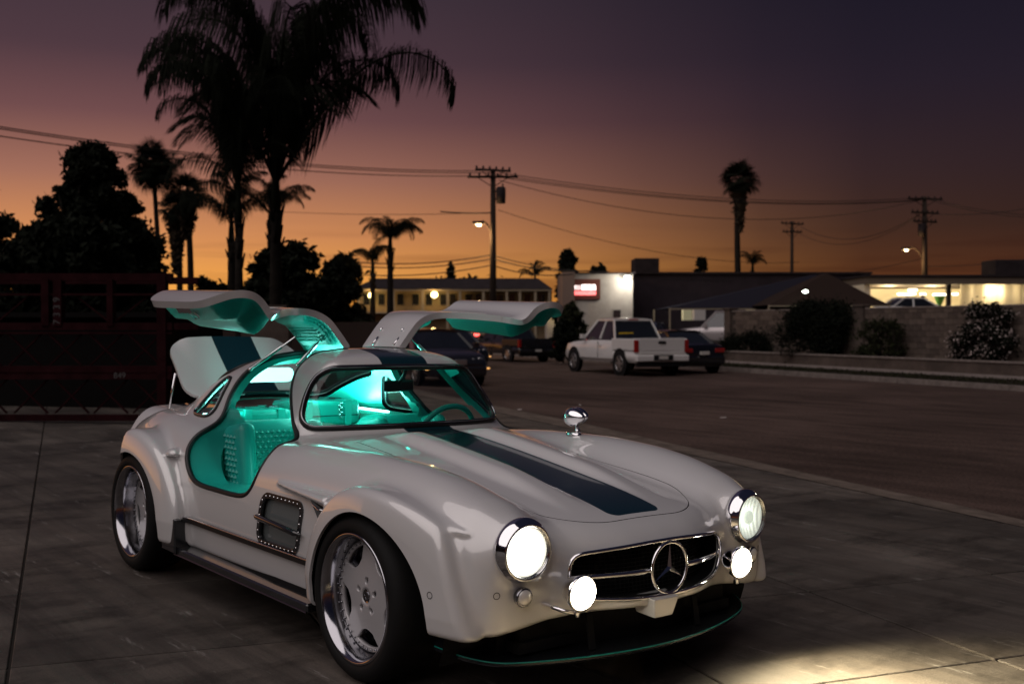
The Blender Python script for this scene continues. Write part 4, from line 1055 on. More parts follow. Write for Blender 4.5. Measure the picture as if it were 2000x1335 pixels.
# retaining wall of low blocks with a pale cap
rwl = empty('retaining_wall', 'low retaining wall with pale cap stones along the far sidewalk', 'wall'); rwl.location = S(0, 4, 0); rwl.rotation_euler = (0, 0, SROT)
mb = MB(); mb.box((-30, -.20, -.3), (53.6, 0, .34)); mb.build('wall_face', STUCCO, rwl)
cap = None
for k in range(60):
    if cap is None: cap = MB().box((.006, -.24, .34), (1.394, .04, .395), .006).build('cap_stone', KERB, rwl); o = cap
    else: o = cap.copy(); COL.objects.link(o)
    o.location = (-30+k*1.4, 0, 0)
# block wall with pilasters
bw = empty('block_wall', 'tall tan block wall with pilasters behind the bushes across the street', 'wall'); bw.location = S(0, 5.6, 0); bw.rotation_euler = (0, 0, SROT)
BLK = [mat('wall_block_%s' % n, c, .9, noise=(6, .7), bump=(60, .4, .006)) for n, c in (('tan', (.120, .092, .077)), ('buff', (.145, .112, .092)), ('brown', (.095, .073, .062)))]
MB().box((-20, -.12, -.2), (21, -.02, 2.0)).build('wall_core', mat('wall_mortar', (.06, .048, .042), .95), bw)
MB().box((-20, -.18, 2.0), (21, .02, 2.06), .01).build('wall_coping', KERB, bw)
protos = [MB().box((.005, -.018, .005), (.395, .004, .195), .004).build('wall_block', q, bw) for q in BLK]
cnt = 0; rest = [MB(), MB(), MB()]
blocks = sorted([(abs(-6+c*.4+(r % 2)*.2 - 6), -6+c*.4+(r % 2)*.2, .25+r*.2) for r in range(9) for c in range(66) if -6+c*.4+(r % 2)*.2+.4 <= 20.9])
for q, a, z in blocks:
    k = int(rng.integers(0, 3)); cnt += 1
    if cnt <= 290: o = protos[k].copy(); COL.objects.link(o); o.location = (a, -.002, z)
    else: rest[k].box((a+.005, -.02, z+.005), (a+.395, .002, z+.195))
for k in range(3): o = rest[k].build('wall_blocks', BLK[k], bw, fix=False); o['kind'] = 'stuff'
for q in protos: q.location = (20.4 - .4*protos.index(q), -.002, .25)
for a in (-14.0, -3.8, 4.2, 12.4, 20.9):
    MB().box((a-.22, -.24, -.2), (a+.22, .12, 2.10), .01).box((a-.27, -.29, 2.10), (a+.27, .17, 2.18), .01).build('pilaster', STUCCO, bw)
for a in (3.8,): MB().box((a-.05, .012, .2), (a+.05, .10, 2.0)).build('drain_pipe', mat('rusty_pipe', (.10, .045, .03), .8), bw)

# ---- plants
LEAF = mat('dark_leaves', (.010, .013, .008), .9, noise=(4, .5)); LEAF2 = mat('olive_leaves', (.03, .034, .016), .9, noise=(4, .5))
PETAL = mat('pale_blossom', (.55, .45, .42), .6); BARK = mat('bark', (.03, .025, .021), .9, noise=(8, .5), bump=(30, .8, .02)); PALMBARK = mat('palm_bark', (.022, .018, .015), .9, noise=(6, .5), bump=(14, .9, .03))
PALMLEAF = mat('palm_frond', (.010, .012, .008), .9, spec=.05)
def leafcloud(mb, centres, radii, n, size, hang=0, rg=rng):
    """leaf quads spread through clumps, denser near each clump's skin"""
    C_ = np.array(centres, float); R_ = np.array(radii, float); pw = R_**2/np.sum(R_**2)
    k = rg.choice(len(C_), n, p=pw); d = rg.normal(size=(n, 3)); d /= np.linalg.norm(d, axis=1)[:, None]
    r = R_[k]*rg.uniform(.15, 1.06, n)**.55*np.where(rg.uniform(0, 1, n) < .28, rg.uniform(1.0, 1.7, n), 1); P = C_[k] + d*r[:, None]*[1, 1, .85]
    a = rg.normal(size=(n, 3)); a /= np.linalg.norm(a, axis=1)[:, None]; b = np.cross(a, rg.normal(size=(n, 3))); b /= np.linalg.norm(b, axis=1)[:, None]
    s = size*rg.uniform(.6, 1.4, n)[:, None]
    V = np.stack([P-a*s, P+b*s*.45, P+a*s, P-b*s*.45], 1).reshape(-1, 3); n0 = len(mb.v)
    mb.v += V.tolist(); mb.f += [(n0+4*i, n0+4*i+1, n0+4*i+2, n0+4*i+3) for i in range(n)]; mb.mi += [mb.cur]*n
def clumps(w, h, z0, n, r, rg, shape='dome', d=None):
    out = []; d = d or w
    for _ in range(n):
        t = rg.uniform(0, 6.28); q = math.sqrt(rg.uniform(0, 1)); zz = rg.uniform(0, 1)
        k = math.sqrt(max(0, 1-(zz*.95)**2)) if shape == 'dome' else math.sqrt(max(.02, 1-zz**3))*(1 if zz < .75 else .9)
        out.append((w/2*q*k*math.cos(t), d/2*q*k*math.sin(t), z0 + h*zz))
    return out, [r*rg.uniform(.6, 1.35) for _ in range(n)]
def bush(label, p, w, h, n, size, m, seed, flowers=0, d=None, cat='bush', group=None):
    rg = np.random.default_rng(seed); t = empty('flowering_bush' if flowers else 'bush', label, cat, p, BROT, group)
    mb = MB()
    for k in range(7): a = rg.uniform(0, 6.28); mb.tube([(0, 0, 0), (.12*w*math.cos(a), .12*w*math.sin(a), h*.3), (.3*w*math.cos(a), .3*w*math.sin(a), h*.75)], [.03, .02, .008], 5)
    mb.build('stems', BARK, t)
    c, r = clumps(w*.86, h*.86, h*.10, 46, w*.10, rg, d=d and d*.86); mb = MB(); leafcloud(mb, c, r, n, size, rg=rg)
    mb.build('foliage', m, t, fix=False)
    if flowers: mb = MB(); leafcloud(mb, [(x*1.05, y*1.05, z) for x, y, z in c], [q*1.08 for q in r], flowers, size*.75, rg=rg); mb.build('blossom', PETAL, t, fix=False)
    return t
def along(u, n):
    """a of the spot at distance n from the kerb that lies on the sight line u"""
    k = (u-1000)/FPX; P = O_ + N_*n; return (P[0]-k*P[1])/(k*U_[1]-U_[0])
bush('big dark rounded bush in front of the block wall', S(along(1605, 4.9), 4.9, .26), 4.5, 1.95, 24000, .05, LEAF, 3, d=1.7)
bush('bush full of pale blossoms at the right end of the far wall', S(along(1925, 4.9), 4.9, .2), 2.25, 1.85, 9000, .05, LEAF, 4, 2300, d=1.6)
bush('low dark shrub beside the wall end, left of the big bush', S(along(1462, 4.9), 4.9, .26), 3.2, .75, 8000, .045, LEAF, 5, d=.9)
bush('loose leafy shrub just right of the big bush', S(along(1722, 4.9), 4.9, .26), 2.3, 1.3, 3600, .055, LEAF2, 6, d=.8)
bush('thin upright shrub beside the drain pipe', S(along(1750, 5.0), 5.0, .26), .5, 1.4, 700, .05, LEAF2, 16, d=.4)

def tree(name, label, lat, dep, z0, h, w, crown0, n, size, seed, shape='dome', nc=60, rc=.11, m=None, trunk=.25, cat='tree', group=None):
    rg = np.random.default_rng(seed); t = empty(name, label, cat, B(lat, dep, z0), BROT, group)
    mb = MB(); c, r = clumps(w*.85, h-crown0-rc*w*.6, crown0, nc, w*rc, rg, shape)
    mb.tube([(0, 0, -.1), (.05, 0, h*.2), (-.05, .05, h*.5), (0, 0, h*.82)], [trunk, trunk*.8, trunk*.5, trunk*.15], 10)
    for k in range(0, nc, 3): x, y, z = c[k]; mb.tube([(0, 0, max(.3, z*.55)), (x*.5, y*.5, z*.8), (x, y, z)], [trunk*.28, trunk*.16, .02], 5)
    mb.build('trunk', BARK, t, smooth=True, fix=False)
    mb = MB(); leafcloud(mb, c, r, n, size, rg=rg); mb.build('crown', m or LEAF, t, fix=False); return t

# queen palms: long arching fronds with hanging leaflets
def frond_mesh(L, droop, nleaf, ll, seed, rise=1.0, w=.02, hang=.75, name='frond', late=0):
    rg = np.random.default_rng(seed); mb = MB(); P = []; ang = rise; p = np.array([0., 0, 0]); n = 26
    for i in range(n+1):
        P.append(p.copy()); ang -= droop/n*((.35+1.3*i/n) if not late else 3.2*(i/n)**2.2); p = p + np.array([math.cos(ang), 0, math.sin(ang)])*L/n
    P = np.array(P); mb.tube(P, np.linspace(.035, .006, len(P)), 5)
    T = np.gradient(P, axis=0); T /= np.linalg.norm(T, axis=1)[:, None]
    for k in range(nleaf):
        s = .16 + .84*(k+rg.uniform(0, 1))/nleaf; i = min(int(s*n), n-1); f = s*n-i; o = P[i]*(1-f)+P[i+1]*f; t = T[i]
        side = 1 if k % 2 else -1; l = ll*(math.sin(math.pi*min(1, .16+.84*s))**.45)*rg.uniform(.75, 1.1)
        d1 = t*.55 + np.array([0, side*rg.uniform(.55, 1.0), rg.uniform(-.1, .55)]); d1 /= np.linalg.norm(d1)
        d2 = d1*(1-hang) + np.array([t[0]*.15, side*.10, -1.])*hang; d2 /= np.linalg.norm(d2); d3 = np.array([t[0]*.05, side*.03, -1.]) + rg.normal(0, .05, 3)
        a = o + d1*l*.30; b = a + d2*l*.36; c = b + d3*l*.36; wv = np.cross(d1, [0, 0, 1.]); wv = wv/(np.linalg.norm(wv)+1e-6)*w*.5 + T[i]*w*.4
        n0 = len(mb.v); mb.add([o-wv*.6, o+wv*.6, a-wv, a+wv, b-wv, b+wv, c], [(0, 1, 3, 2), (2, 3, 5, 4), (4, 5, 6)])
    me = bpy.data.meshes.new(name); me.from_pydata(mb.v, [], mb.f); me.materials.append(PALMLEAF); return me
QF = [frond_mesh(3.3, 2.25, 230, 1.0, 11, 1.0, .013, .9), frond_mesh(3.1, 2.8, 220, .95, 12, 1.0, .013, .9), frond_mesh(3.4, 1.9, 250, .95, 13, 1.0, .014, .9), frond_mesh(4.0, 2.9, 290, 1.0, 14, 1.3, .013, .9, late=1), frond_mesh(3.8, 3.2, 280, 1.1, 15, 1.35, .013, .9, late=1)]
def queen_palm(label, lat, dep, z0, h, r0, fr, scale=1, group='queen palms', lean=(0, 0)):
    t = empty('queen_palm', label, 'palm tree', B(lat, dep, z0), BROT, group)
    mb = MB(); zz = np.linspace(-.2, h, 26); mb.tube([(lean[0]*max(z/h, 0)**1.5, lean[1]*max(z/h, 0)**1.5, z) for z in zz], [r0*(1.02 - .30*(z/h) + .03*math.sin(z*9)) for z in zz], 14)
    for k in range(10):
        a = k*2.4; z = h-.9+k*.09; mb.tube([(lean[0]+r0*.6*math.cos(a), lean[1]+r0*.6*math.sin(a), z), (lean[0]+r0*1.25*math.cos(a), lean[1]+r0*1.25*math.sin(a), z+.3)], [r0*.35, .015], 5)
    mb.build('trunk', PALMBARK, t, smooth=True, fix=False)
    mb = MB(); mb.tube([(lean[0], lean[1], h-.1), (lean[0], lean[1], h+.5), (lean[0], lean[1], h+1.1)], [r0*.75, r0*.55, r0*.2], 10); mb.build('crownshaft', PALMLEAF, t, smooth=True)
    for i, (az_, tilt_, sc, k) in enumerate(fr):
        o = bpy.data.objects.new('frond', QF[k]); COL.objects.link(o); o.parent = t
        o.matrix_local = Matrix.Translation((lean[0], lean[1], h+.55+.04*i*0)) @ Matrix.Rotation(math.radians(az_), 4, 'Z') @ Matrix.Rotation(-math.radians(tilt_), 4, 'Y') @ Matrix.Scale(sc*scale, 4)
    return t
def ring(n, tilt0, tilt1, seed, s0=.85, s1=1.1):
    rg = np.random.default_rng(seed); return [(360*i/n*2.399/1.0 % 360 + rg.uniform(-12, 12), rg.uniform(tilt0, tilt1), rg.uniform(s0, s1), int(rg.integers(0, 3))) for i in range(n)]
lat, z = px(537, 372, 23.5)
queen_palm('taller queen palm with a thick trunk, its long frond reaching right', lat, 23.5, 0, z-.4, .150,
           [(-8, -18, 1.06, 3), (8, -6, .92, 4), (-20, 2, 1.15, 3), (10, 8, 1.25, 3), (180, 0, .95, 3), (165, 6, 1.1, 4), (200, -8, .80, 3), (70, 0, 1.1, 3), (110, 4, 1.1, 4), (250, 2, 1.1, 3), (290, -4, 1.05, 4), (330, 4, 1.2, 3), (225, 8, 1.15, 4), (140, 10, 1.2, 3), (45, 10, 1.2, 4), (0, 44, .92, 1), (180, 40, .85, 1), (90, 40, .8, 1), (275, 42, .9, 1), (315, 30, .9, 1)], 1.36, lean=(.02, 0))
lat, z = px(466, 385, 21.5)
queen_palm('shorter queen palm with the thinner trunk, left of the tall one', lat, 21.5, 0, z-.50, .095,
           [(180, 2, .74, 3), (172, 10, .98, 4), (195, 10, 1.0, 3), (150, 12, 1.05, 3), (210, 4, .95, 4), (120, 6, .95, 3), (240, 8, 1.0, 3), (90, 10, .9, 4), (270, 6, .9, 3), (20, 12, .80, 4), (330, 10, .8, 3), (176, -16, .52, 1), (186, 14, .62, 1), (10, 40, .6, 1), (160, 40, .8, 1), (225, 42, .8, 1)], 1.02)
lat, z = px(762, 478, 52)
queen_palm('small queen palm on its own above the motel roof', lat, 52, 0, z-.35, .18, ring(18, 0, 50, 5), .62)
for u, v, dep, sc, sd, lab in ((528, 425, 48, .72, 6, 'queen palm glimpsed behind the tall palm trunk'), (452, 452, 40, .80, 7, 'drooping queen palm low behind the thin palm trunk'), (728, 520, 62, .62, 8, 'low bushy palm left of the lone palm'), (1045, 545, 90, .55, 9, 'tiny palm just right of the nearer utility pole'), (1470, 522, 85, .5, 10, 'short palm at the foot of the tall fan palm')):
    lat, z = px(u, v, dep); queen_palm(lab, lat, dep, 0, z-.4, .18, ring(13, 0, 48, sd), sc)

# fan palms: ball of stiff fans over a skirt of dead leaves
def fan_mesh(r, seed, n=24):
    rg = np.random.default_rng(seed); mb = MB(); mb.tube([(0, 0, 0), (r*.55, 0, .05), (r*.9, 0, -.02)], [.025, .02, .015], 4)
    for k in range(n):
        a = -1.9 + 3.8*k/(n-1); l = r*(.75+.25*math.cos(a))*rg.uniform(.9, 1.05); o = np.array([r*.85, 0, 0]); d = np.array([math.cos(a), math.sin(a), 0]); w = np.array([-math.sin(a), math.cos(a), 0])*.045
        m_ = o + d*l*.6 + [0, 0, rg.uniform(-.02, .06)]; e = o + d*l + [0, 0, -l*.32]
        mb.add([o, m_-w, m_+w, e], [(0, 1, 2), (1, 3, 2)])
    me = bpy.data.meshes.new('fan_leaf'); me.from_pydata(mb.v, [], mb.f); me.materials.append(PALMLEAF); return me
FANS = [fan_mesh(1.0, 1), fan_mesh(.9, 2)]
SKIRT = mat('dead_palm_leaves', (.06, .045, .03), .9)
def fan_palm(label, lat, dep, h, r0, R, skirt=1.6, n=34, lean=0, seed=1, group='fan palms'):
    rg = np.random.default_rng(seed); t = empty('fan_palm', label, 'palm tree', B(lat, dep, 0), BROT, group)
    zz = np.linspace(-.2, h, 20); X = lambda z: lean*(z/h)**2 + .12*math.sin(z*.5)
    MB().tube([(X(z), 0, z) for z in zz], [r0*(1.15-.35*z/h) for z in zz], 10).build('trunk', PALMBARK, t, smooth=True, fix=False)
    for i in range(n):
        o = bpy.data.objects.new('fan_leaf', FANS[i % 2]); COL.objects.link(o); o.parent = t
        o.matrix_local = Matrix.Translation((X(h), 0, h)) @ Matrix.Rotation(i*2.3999, 4, 'Z') @ Matrix.Rotation(-math.radians(80-130*(i/n)**.8), 4, 'Y') @ Matrix.Rotation(rg.uniform(-.4, .4), 4, 'X') @ Matrix.Scale(R*rg.uniform(.85, 1.1), 4)
    mb = MB(); leafcloud(mb, [(X(h), 0, h-skirt*q) for q in np.linspace(.12, 1, 12)], [R*.55*(1-.55*q) for q in np.linspace(.0, 1, 12)], 1500, .16, rg=rg); mb.build('leaf_skirt', SKIRT, t, fix=False)
    return t
lat, z = px(1437, 352, 70); fan_palm('tall slender fan palm with a shaggy skirt standing alone at right', lat, 70, z, .20, .84, 3.2, 44, .35, 1)
lat, z = px(303, 328, 42); fan_palm('fan palm with a round head on a thin bare trunk, leftmost of the fan palms', lat, 42, z, .10, .70, .5, 36, 0, 2)
lat, z = px(366, 380, 44); fan_palm('fan palm topping the crowded pair behind the racks', lat, 44, z, .13, .62, 1.6, 32, 0, 3)
lat, z = px(345, 408, 46); fan_palm('lower fan palm of the crowded pair, slightly left', lat, 46, z, .13, .60, 2.6, 30, 0, 4)

# broad trees against the sky
def tr(u0, u1, v, dep, lab, seed, n=16000, shape='dome', z0=0, crown0=.8, size=.16, nc=70, rc=.10, name='tree', **k):
    l0, z = px(u0, v, dep); l1, _ = px(u1, v, dep); return tree(name, lab, (l0+l1)/2, dep, z0, z, l1-l0, crown0, n, size, seed, shape, nc, rc, **k)
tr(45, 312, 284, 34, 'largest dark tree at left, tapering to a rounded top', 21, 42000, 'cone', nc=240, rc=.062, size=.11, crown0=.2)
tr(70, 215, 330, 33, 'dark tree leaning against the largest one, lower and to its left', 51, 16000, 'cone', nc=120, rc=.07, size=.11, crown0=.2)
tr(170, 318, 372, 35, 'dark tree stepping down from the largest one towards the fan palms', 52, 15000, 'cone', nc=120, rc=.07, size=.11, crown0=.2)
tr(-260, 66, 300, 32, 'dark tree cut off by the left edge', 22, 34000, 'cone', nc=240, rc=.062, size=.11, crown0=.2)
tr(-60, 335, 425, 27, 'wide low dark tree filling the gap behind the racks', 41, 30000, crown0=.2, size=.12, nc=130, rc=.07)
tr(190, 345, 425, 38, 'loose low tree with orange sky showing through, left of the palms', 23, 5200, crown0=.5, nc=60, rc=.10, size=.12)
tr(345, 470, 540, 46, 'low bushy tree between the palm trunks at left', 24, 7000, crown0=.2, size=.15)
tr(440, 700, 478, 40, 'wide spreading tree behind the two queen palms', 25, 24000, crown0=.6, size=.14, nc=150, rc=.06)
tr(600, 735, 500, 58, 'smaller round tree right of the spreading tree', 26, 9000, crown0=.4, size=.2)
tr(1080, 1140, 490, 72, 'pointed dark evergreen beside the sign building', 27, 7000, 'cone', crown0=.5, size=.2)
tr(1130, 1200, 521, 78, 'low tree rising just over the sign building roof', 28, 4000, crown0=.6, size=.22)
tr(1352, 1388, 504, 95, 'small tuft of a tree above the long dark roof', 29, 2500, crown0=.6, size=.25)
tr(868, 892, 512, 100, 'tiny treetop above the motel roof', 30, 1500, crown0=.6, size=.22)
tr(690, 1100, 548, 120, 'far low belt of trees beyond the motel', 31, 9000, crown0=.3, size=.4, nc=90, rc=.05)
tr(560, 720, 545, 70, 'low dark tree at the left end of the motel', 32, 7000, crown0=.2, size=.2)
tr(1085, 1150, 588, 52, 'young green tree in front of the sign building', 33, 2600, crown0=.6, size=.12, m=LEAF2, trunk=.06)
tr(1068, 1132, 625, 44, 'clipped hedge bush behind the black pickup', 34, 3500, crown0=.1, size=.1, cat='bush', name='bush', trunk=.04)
# low hills on the horizon
mb = MB(); A = np.linspace(-900, 900, 120); zt = [6 + 3*math.sin(a*.006+1) + 1.5*math.sin(a*.021) for a in A]
mb.add([tuple(B(a, 900, z)) for z_ in (0,) for a, z in zip(A, [-2]*120)] + [tuple(B(a, 930, max(2, z))) for a, z in zip(A, zt)], [(i, i+1, 121+i, 120+i) for i in range(119)])
tag(mb.build('hills', mat('far_hills', (.03, .025, .03), .9), fix=False), kind='structure')

# ---- steel racks at left: stacked trusses in faded red
RED = mat('rack_red_steel', (.030, .008, .010), .95, noise=(5, .5), spec=.05); WHITEP = mat('stencil_white', (.10, .095, .095), .8)
rk = empty('steel_rack', 'long dark red steel rack of stacked X braced frames along the left side', 'rack'); put(rk, 0, 14.6, .10)
def rx(u): return (u-1000)/FPX*14.6
def rz_(v): return px(1000, v, 14.6)[1]-.10
for v, h in ((541, .10), (575, .03), (637, .10), (650, .03), (722, .11), (733, .10), (815, .08)):
    MB().box((rx(-260), -.05, rz_(v)-h/2), (rx(338), .05, rz_(v)+h/2)).build('beam', RED, rk)
    if v in (541, 637, 733): MB().box((rx(-260), 1.15, rz_(v)-h/2), (rx(338), 1.25, rz_(v)+h/2)).build('beam', RED, rk)
for u, v0, v1, w in ((92, 545, 636, .10), (116, 545, 636, .11), (218, 545, 636, .08), (318, 536, 830, .12), (-60, 536, 830, .12), (216, 640, 830, .0)):
    if w: MB().box((rx(u)-w/2, -.07, rz_(v1)), (rx(u)+w/2, .07, rz_(v0))).build('post', RED, rk)
def xbrace(uc, hw, v0, v1):
    for s in (-1, 1):
        MB().bar((rx(uc-hw*s), -.02*s, rz_(v0)), (rx(uc+hw*s), -.02*s, rz_(v1)), .035, .02).build('brace', RED, rk)
for uc in (-28, 49, 128, 207, 283): xbrace(uc, 32, 651, 713)
for uc in (-20, 60, 140, 216, 293): xbrace(uc, 34, 738, 806)
MB().bar((rx(150), 0, rz_(578)), (rx(216), 0, rz_(630)), .03, .02).build('brace', RED, rk); MB().bar((rx(222), 0, rz_(630)), (rx(290), 0, rz_(578)), .03, .02).build('brace', RED, rk)
MB().bar((rx(0), 0, rz_(625)), (rx(60), 0, rz_(575)), .03, .02).build('brace', RED, rk)
def text(body, name, size, M, m, parent):
    c = bpy.data.curves.new(name, 'FONT'); c.body = body; c.size = size; c.extrude = .002; c.align_x = 'CENTER'; c.align_y = 'CENTER'
    tmp = bpy.data.objects.new(name, c); COL.objects.link(tmp); dg = bpy.context.evaluated_depsgraph_get(); me = bpy.data.meshes.new_from_object(tmp.evaluated_get(dg)); bpy.data.objects.remove(tmp)
    me.materials.clear(); o = link(name, me, m, parent); o.matrix_local = M; return o
text('7 3 3 9', 'stencil_number', .13, Matrix.Translation((rx(116), -.075, rz_(607))) @ Matrix.Rotation(math.radians(90), 4, 'X') @ Matrix.Rotation(math.radians(90), 4, 'Z'), WHITEP, rk)
text('849', 'stencil_number', .11, Matrix.Translation((rx(236), -.053, rz_(733))) @ Matrix.Rotation(math.radians(90), 4, 'X'), WHITEP, rk)
# dark clutter behind the rack and the pale wall end beyond it
sh = empty('storage_shed', 'dark low shed closing the yard behind the steel racks', 'shed'); put(sh, 0, 17.2, 0)
SHD = mat('shed_siding', (.006, .005, .005), .9)
def rx2(u): return (u-1000)/FPX*17.2
MB().box((rx2(-300), 0, -.1), (rx2(330), 3.2, 1.55)).build('wall', SHD, sh); MB().box((rx2(-310), -.15, 1.55), (rx2(338), 3.3, 1.63)).build('roof', SHD, sh)
sg = MB().box((0, 0, 0), (.9, .14, 1.05), .02).box((.05, -.03, 1.05), (.85, .17, 1.10)).build('wall_stub', STUCCO); put(sg, px(470, 640, 20)[0], 20, .7); tag(sg, 'short pale weathered wall between the rack and the palm trunks', 'wall')
sg2 = MB().box((-3.6, .2, 0), (2.2, .30, 1.5)).build('board_fence', mat('fence_board', (.05, .035, .03), .9)); put(sg2, px(560, 640, 24.2)[0], 24.2, 0); tag(sg2, 'dark board fence at the foot of the queen palms', 'fence')

# ---- buildings
BW = mat('building_stucco', (.42, .38, .35), .9, noise=(1.2, .75), bump=(12, .3, .01)); DARKROOF = mat('dark_roof', (.035, .028, .030), .9, noise=(2, .6)); PLUM = mat('dark_paint_wall', (.036, .028, .034), .9, noise=(1, .7))
WIN = mat('dark_window', (.02, .02, .025), .08, 0, 1); FRM = mat('window_frame_paint', (.30, .25, .18), .6)
def lit(name, c, e): return mat(name, (.8, .8, .8), .5, emit=c, es=e)
def point(name, p, e, col, r=.1):
    l = bpy.data.lights.new(name, 'POINT'); l.energy = e; l.color = col; l.shadow_soft_size = r; o = bpy.data.objects.new(name, l); COL.objects.link(o); o.location = p; return o
# motel
D_ = 82; mo = empty('motel_building', 'long low motel with a dark roof and lit walkway lamps beyond the street', 'building'); put(mo, 0, D_, 0)
def X(u, D): return px(u, 600, D)[0]
def Z(v, D): return px(1000, v, D)[1]
MB().box((X(700, D_), 0, -.2), (X(1078, D_), 9, Z(566, D_))).build('wall', mat('motel_wall', (.30, .22, .14), .9, noise=(.6, .7)), mo)
mb = MB(); y0 = -1.3; a, b = X(690, D_), X(1078, D_); mb.add([(a, y0, Z(565, D_)), (b, y0, Z(565, D_)), (b+.2, 10, Z(565, D_)), (a, 10, Z(565, D_)), (a+1.5, 2, Z(541, D_)), (b-1.0, 2, Z(541, D_)), (b-1.0, 7, Z(541, D_)), (a+1.5, 7, Z(541, D_))], [(0, 3, 2, 1), (4, 5, 6, 7), (0, 1, 5, 4), (1, 2, 6, 5), (2, 3, 7, 6), (3, 0, 4, 7)]); mb.build('roof', DARKROOF, mo)
MB().box((X(700, D_), -1.25, Z(569, D_)), (X(1077, D_), -1.15, Z(565.5, D_))).build('fascia', FRM, mo)
for u in (716, 745, 782, 812, 838, 866, 884, 915, 934, 956, 976, 1000, 1030, 1058):
    w = MB().box((X(u-7, D_), -.05, Z(596, D_)), (X(u+7, D_), .02, Z(573, D_))).build('window', FRM, mo); MB().box((X(u-6, D_), -.08, Z(595, D_)), (X(u+6, D_), -.052, Z(574, D_))).build('pane', WIN, w)
for u in (704, 772, 828, 876, 900, 945, 990, 1015, 1045, 1072): MB().box((X(u, D_)-.09, -1.2, -.2), (X(u, D_)+.09, -1.02, Z(569.5, D_))).build('post', FRM, mo)
MB().box((X(700, D_), -1.2, Z(612, D_)), (X(1078, D_), -.05, Z(609, D_))).build('balcony_slab', FRM, mo)
for u, v in ((729, 577), (850, 576)):
    c = (X(u, D_), -.9, Z(v, D_)); MB().lathe([(0, -.25), (.22, -.14), (.26, 0), (.2, .16), (0, .25)], 14, Matrix.Translation(c)).build('walkway_lamp', lit('walkway_lamp_glow', (1, .80, .30), 9), mo, smooth=True); point('walkway_light', mo.matrix_world @ Vector((0, 0, 0)) if False else B(c[0], D_-1.5, c[2]), 60, (1, .62, .22), .2)
# low annex at the end of the motel; its soffit glows in place of lamplight
an = empty('annex', 'small lit porch between the motel and the sign building', 'porch'); put(an, 0, 74, 0)
MB().box((X(1068, 74), 0, -.2), (X(1096, 74), 4, Z(600, 74))).build('wall', BW, an); MB().box((X(1066, 74), -.8, Z(614, 74)), (X(1094, 74), .2, Z(607, 74))).build('glowing_soffit', lit('soffit_glow', (1, .80, .42), 3.2), an)
MB().lathe([(0, -.14), (.14, 0), (0, .14)], 10, Matrix.Translation((X(1092, 74), -.4, Z(565, 74)))).build('porch_lamp', lit('cool_lamp_glow', (.75, 1, .75), 8), an, smooth=True)

# sign building: the lit end wall with a lamp, an illuminated sign
D2 = 60; sb = empty('sign_building', 'pale flat roofed building with a red and white illuminated sign and wall lamp', 'building'); put(sb, 0, D2, 0, 0)
ang = math.radians(24)
def face(x0, x1, z0, z1, y0=0, y1=.1): return None
xL, xR = X(1098, D2), X(1236, D2)
MB().box((xL+.7, .0, -.2), (xR, 14, Z(535, D2))).build('wall', BW, sb)
MB().box((xL, -.25, -.2), (xL+.68, 6, Z(531, D2))).build('pylon', mat('pylon_stucco', (.16, .12, .11), .9), sb)
mb = MB(); mb.box((xL+.6, -.12, Z(535, D2)), (xR+.12, 14.1, Z(532, D2))); mb.build('parapet_cap', DARKROOF, sb)
MB().box((X(1160, D2)-.55, -.10, Z(584, D2)), (X(1172, D2), -.002, Z(545, D2))).box((X(1110, D2), -.10, Z(584, D2)), (X(1160, D2)-.552, -.002, Z(545, D2))).build('sign_board', mat('sign_board_brown', (.14, .05, .04), .7), sb)
# emblem: a tilted bean shape in red with a white cap
mb = MB(); mb.prism([(X(1113, D2)+.26*math.cos(t), Z(569, D2)+.50*math.sin(t)) for t in np.linspace(0, 2*math.pi, 24, endpoint=False)], 0, .07, Matrix(((1, 0, 0, 0), (0, 0, -1, -.11), (0, 1, 0, 0), (0, 0, 0, 1)))); mb.build('sign_emblem', lit('red_sign_glow', (1, .05, .07), 3.0), sb)
mb = MB(); mb.prism([(X(1113, D2)+.29*math.cos(t), Z(562, D2)+.32*math.sin(t)) for t in np.linspace(-.1, math.pi+.1, 14)], 0, .03, Matrix(((1, 0, 0, 0), (0, 0, -1, -.19), (0, 1, 0, 0), (0, 0, 0, 1)))); mb.build('sign_emblem_cap', lit('white_sign_glow', (1, .85, .82), 3.0), sb)
WG = lit('white_letter_glow', (1, .93, .90), 4.5); DG = lit('dim_letter_glow', (1, .75, .72), 1.0); RG = lit('red_letter_glow', (1, .10, .10), 3.0)
for u0, u1, m_, v0, v1, n_ in ((1122, 1134, DG, 557, 566, 4), (1136, 1164, WG, 556, 566, 7)):
    for k in range(n_):
        a = X(u0+(u1-u0)*k/n_, D2); b = X(u0+(u1-u0)*(k+.78)/n_, D2); z0, z1 = Z(v1, D2), Z(v0, D2); mb = MB()
        mb.box((a, -.15, z0), (a+.06, -.11, z1)); mb.box((a+.061, -.15, z1-.06), (b, -.11, z1)) if k % 2 else mb.box((a+.061, -.15, z0), (b, -.11, z0+.06)); mb.box((a+.061, -.15, (z0+z1)/2-.03), (b, -.11, (z0+z1)/2+.03)); mb.build('sign_letter', m_, sb)
for k in range(12): a = X(1122+42*k/12, D2); MB().box((a, -.15, Z(576, D2)), (a+.075, -.11, Z(568.5, D2))).build('sign_letter', RG, sb)
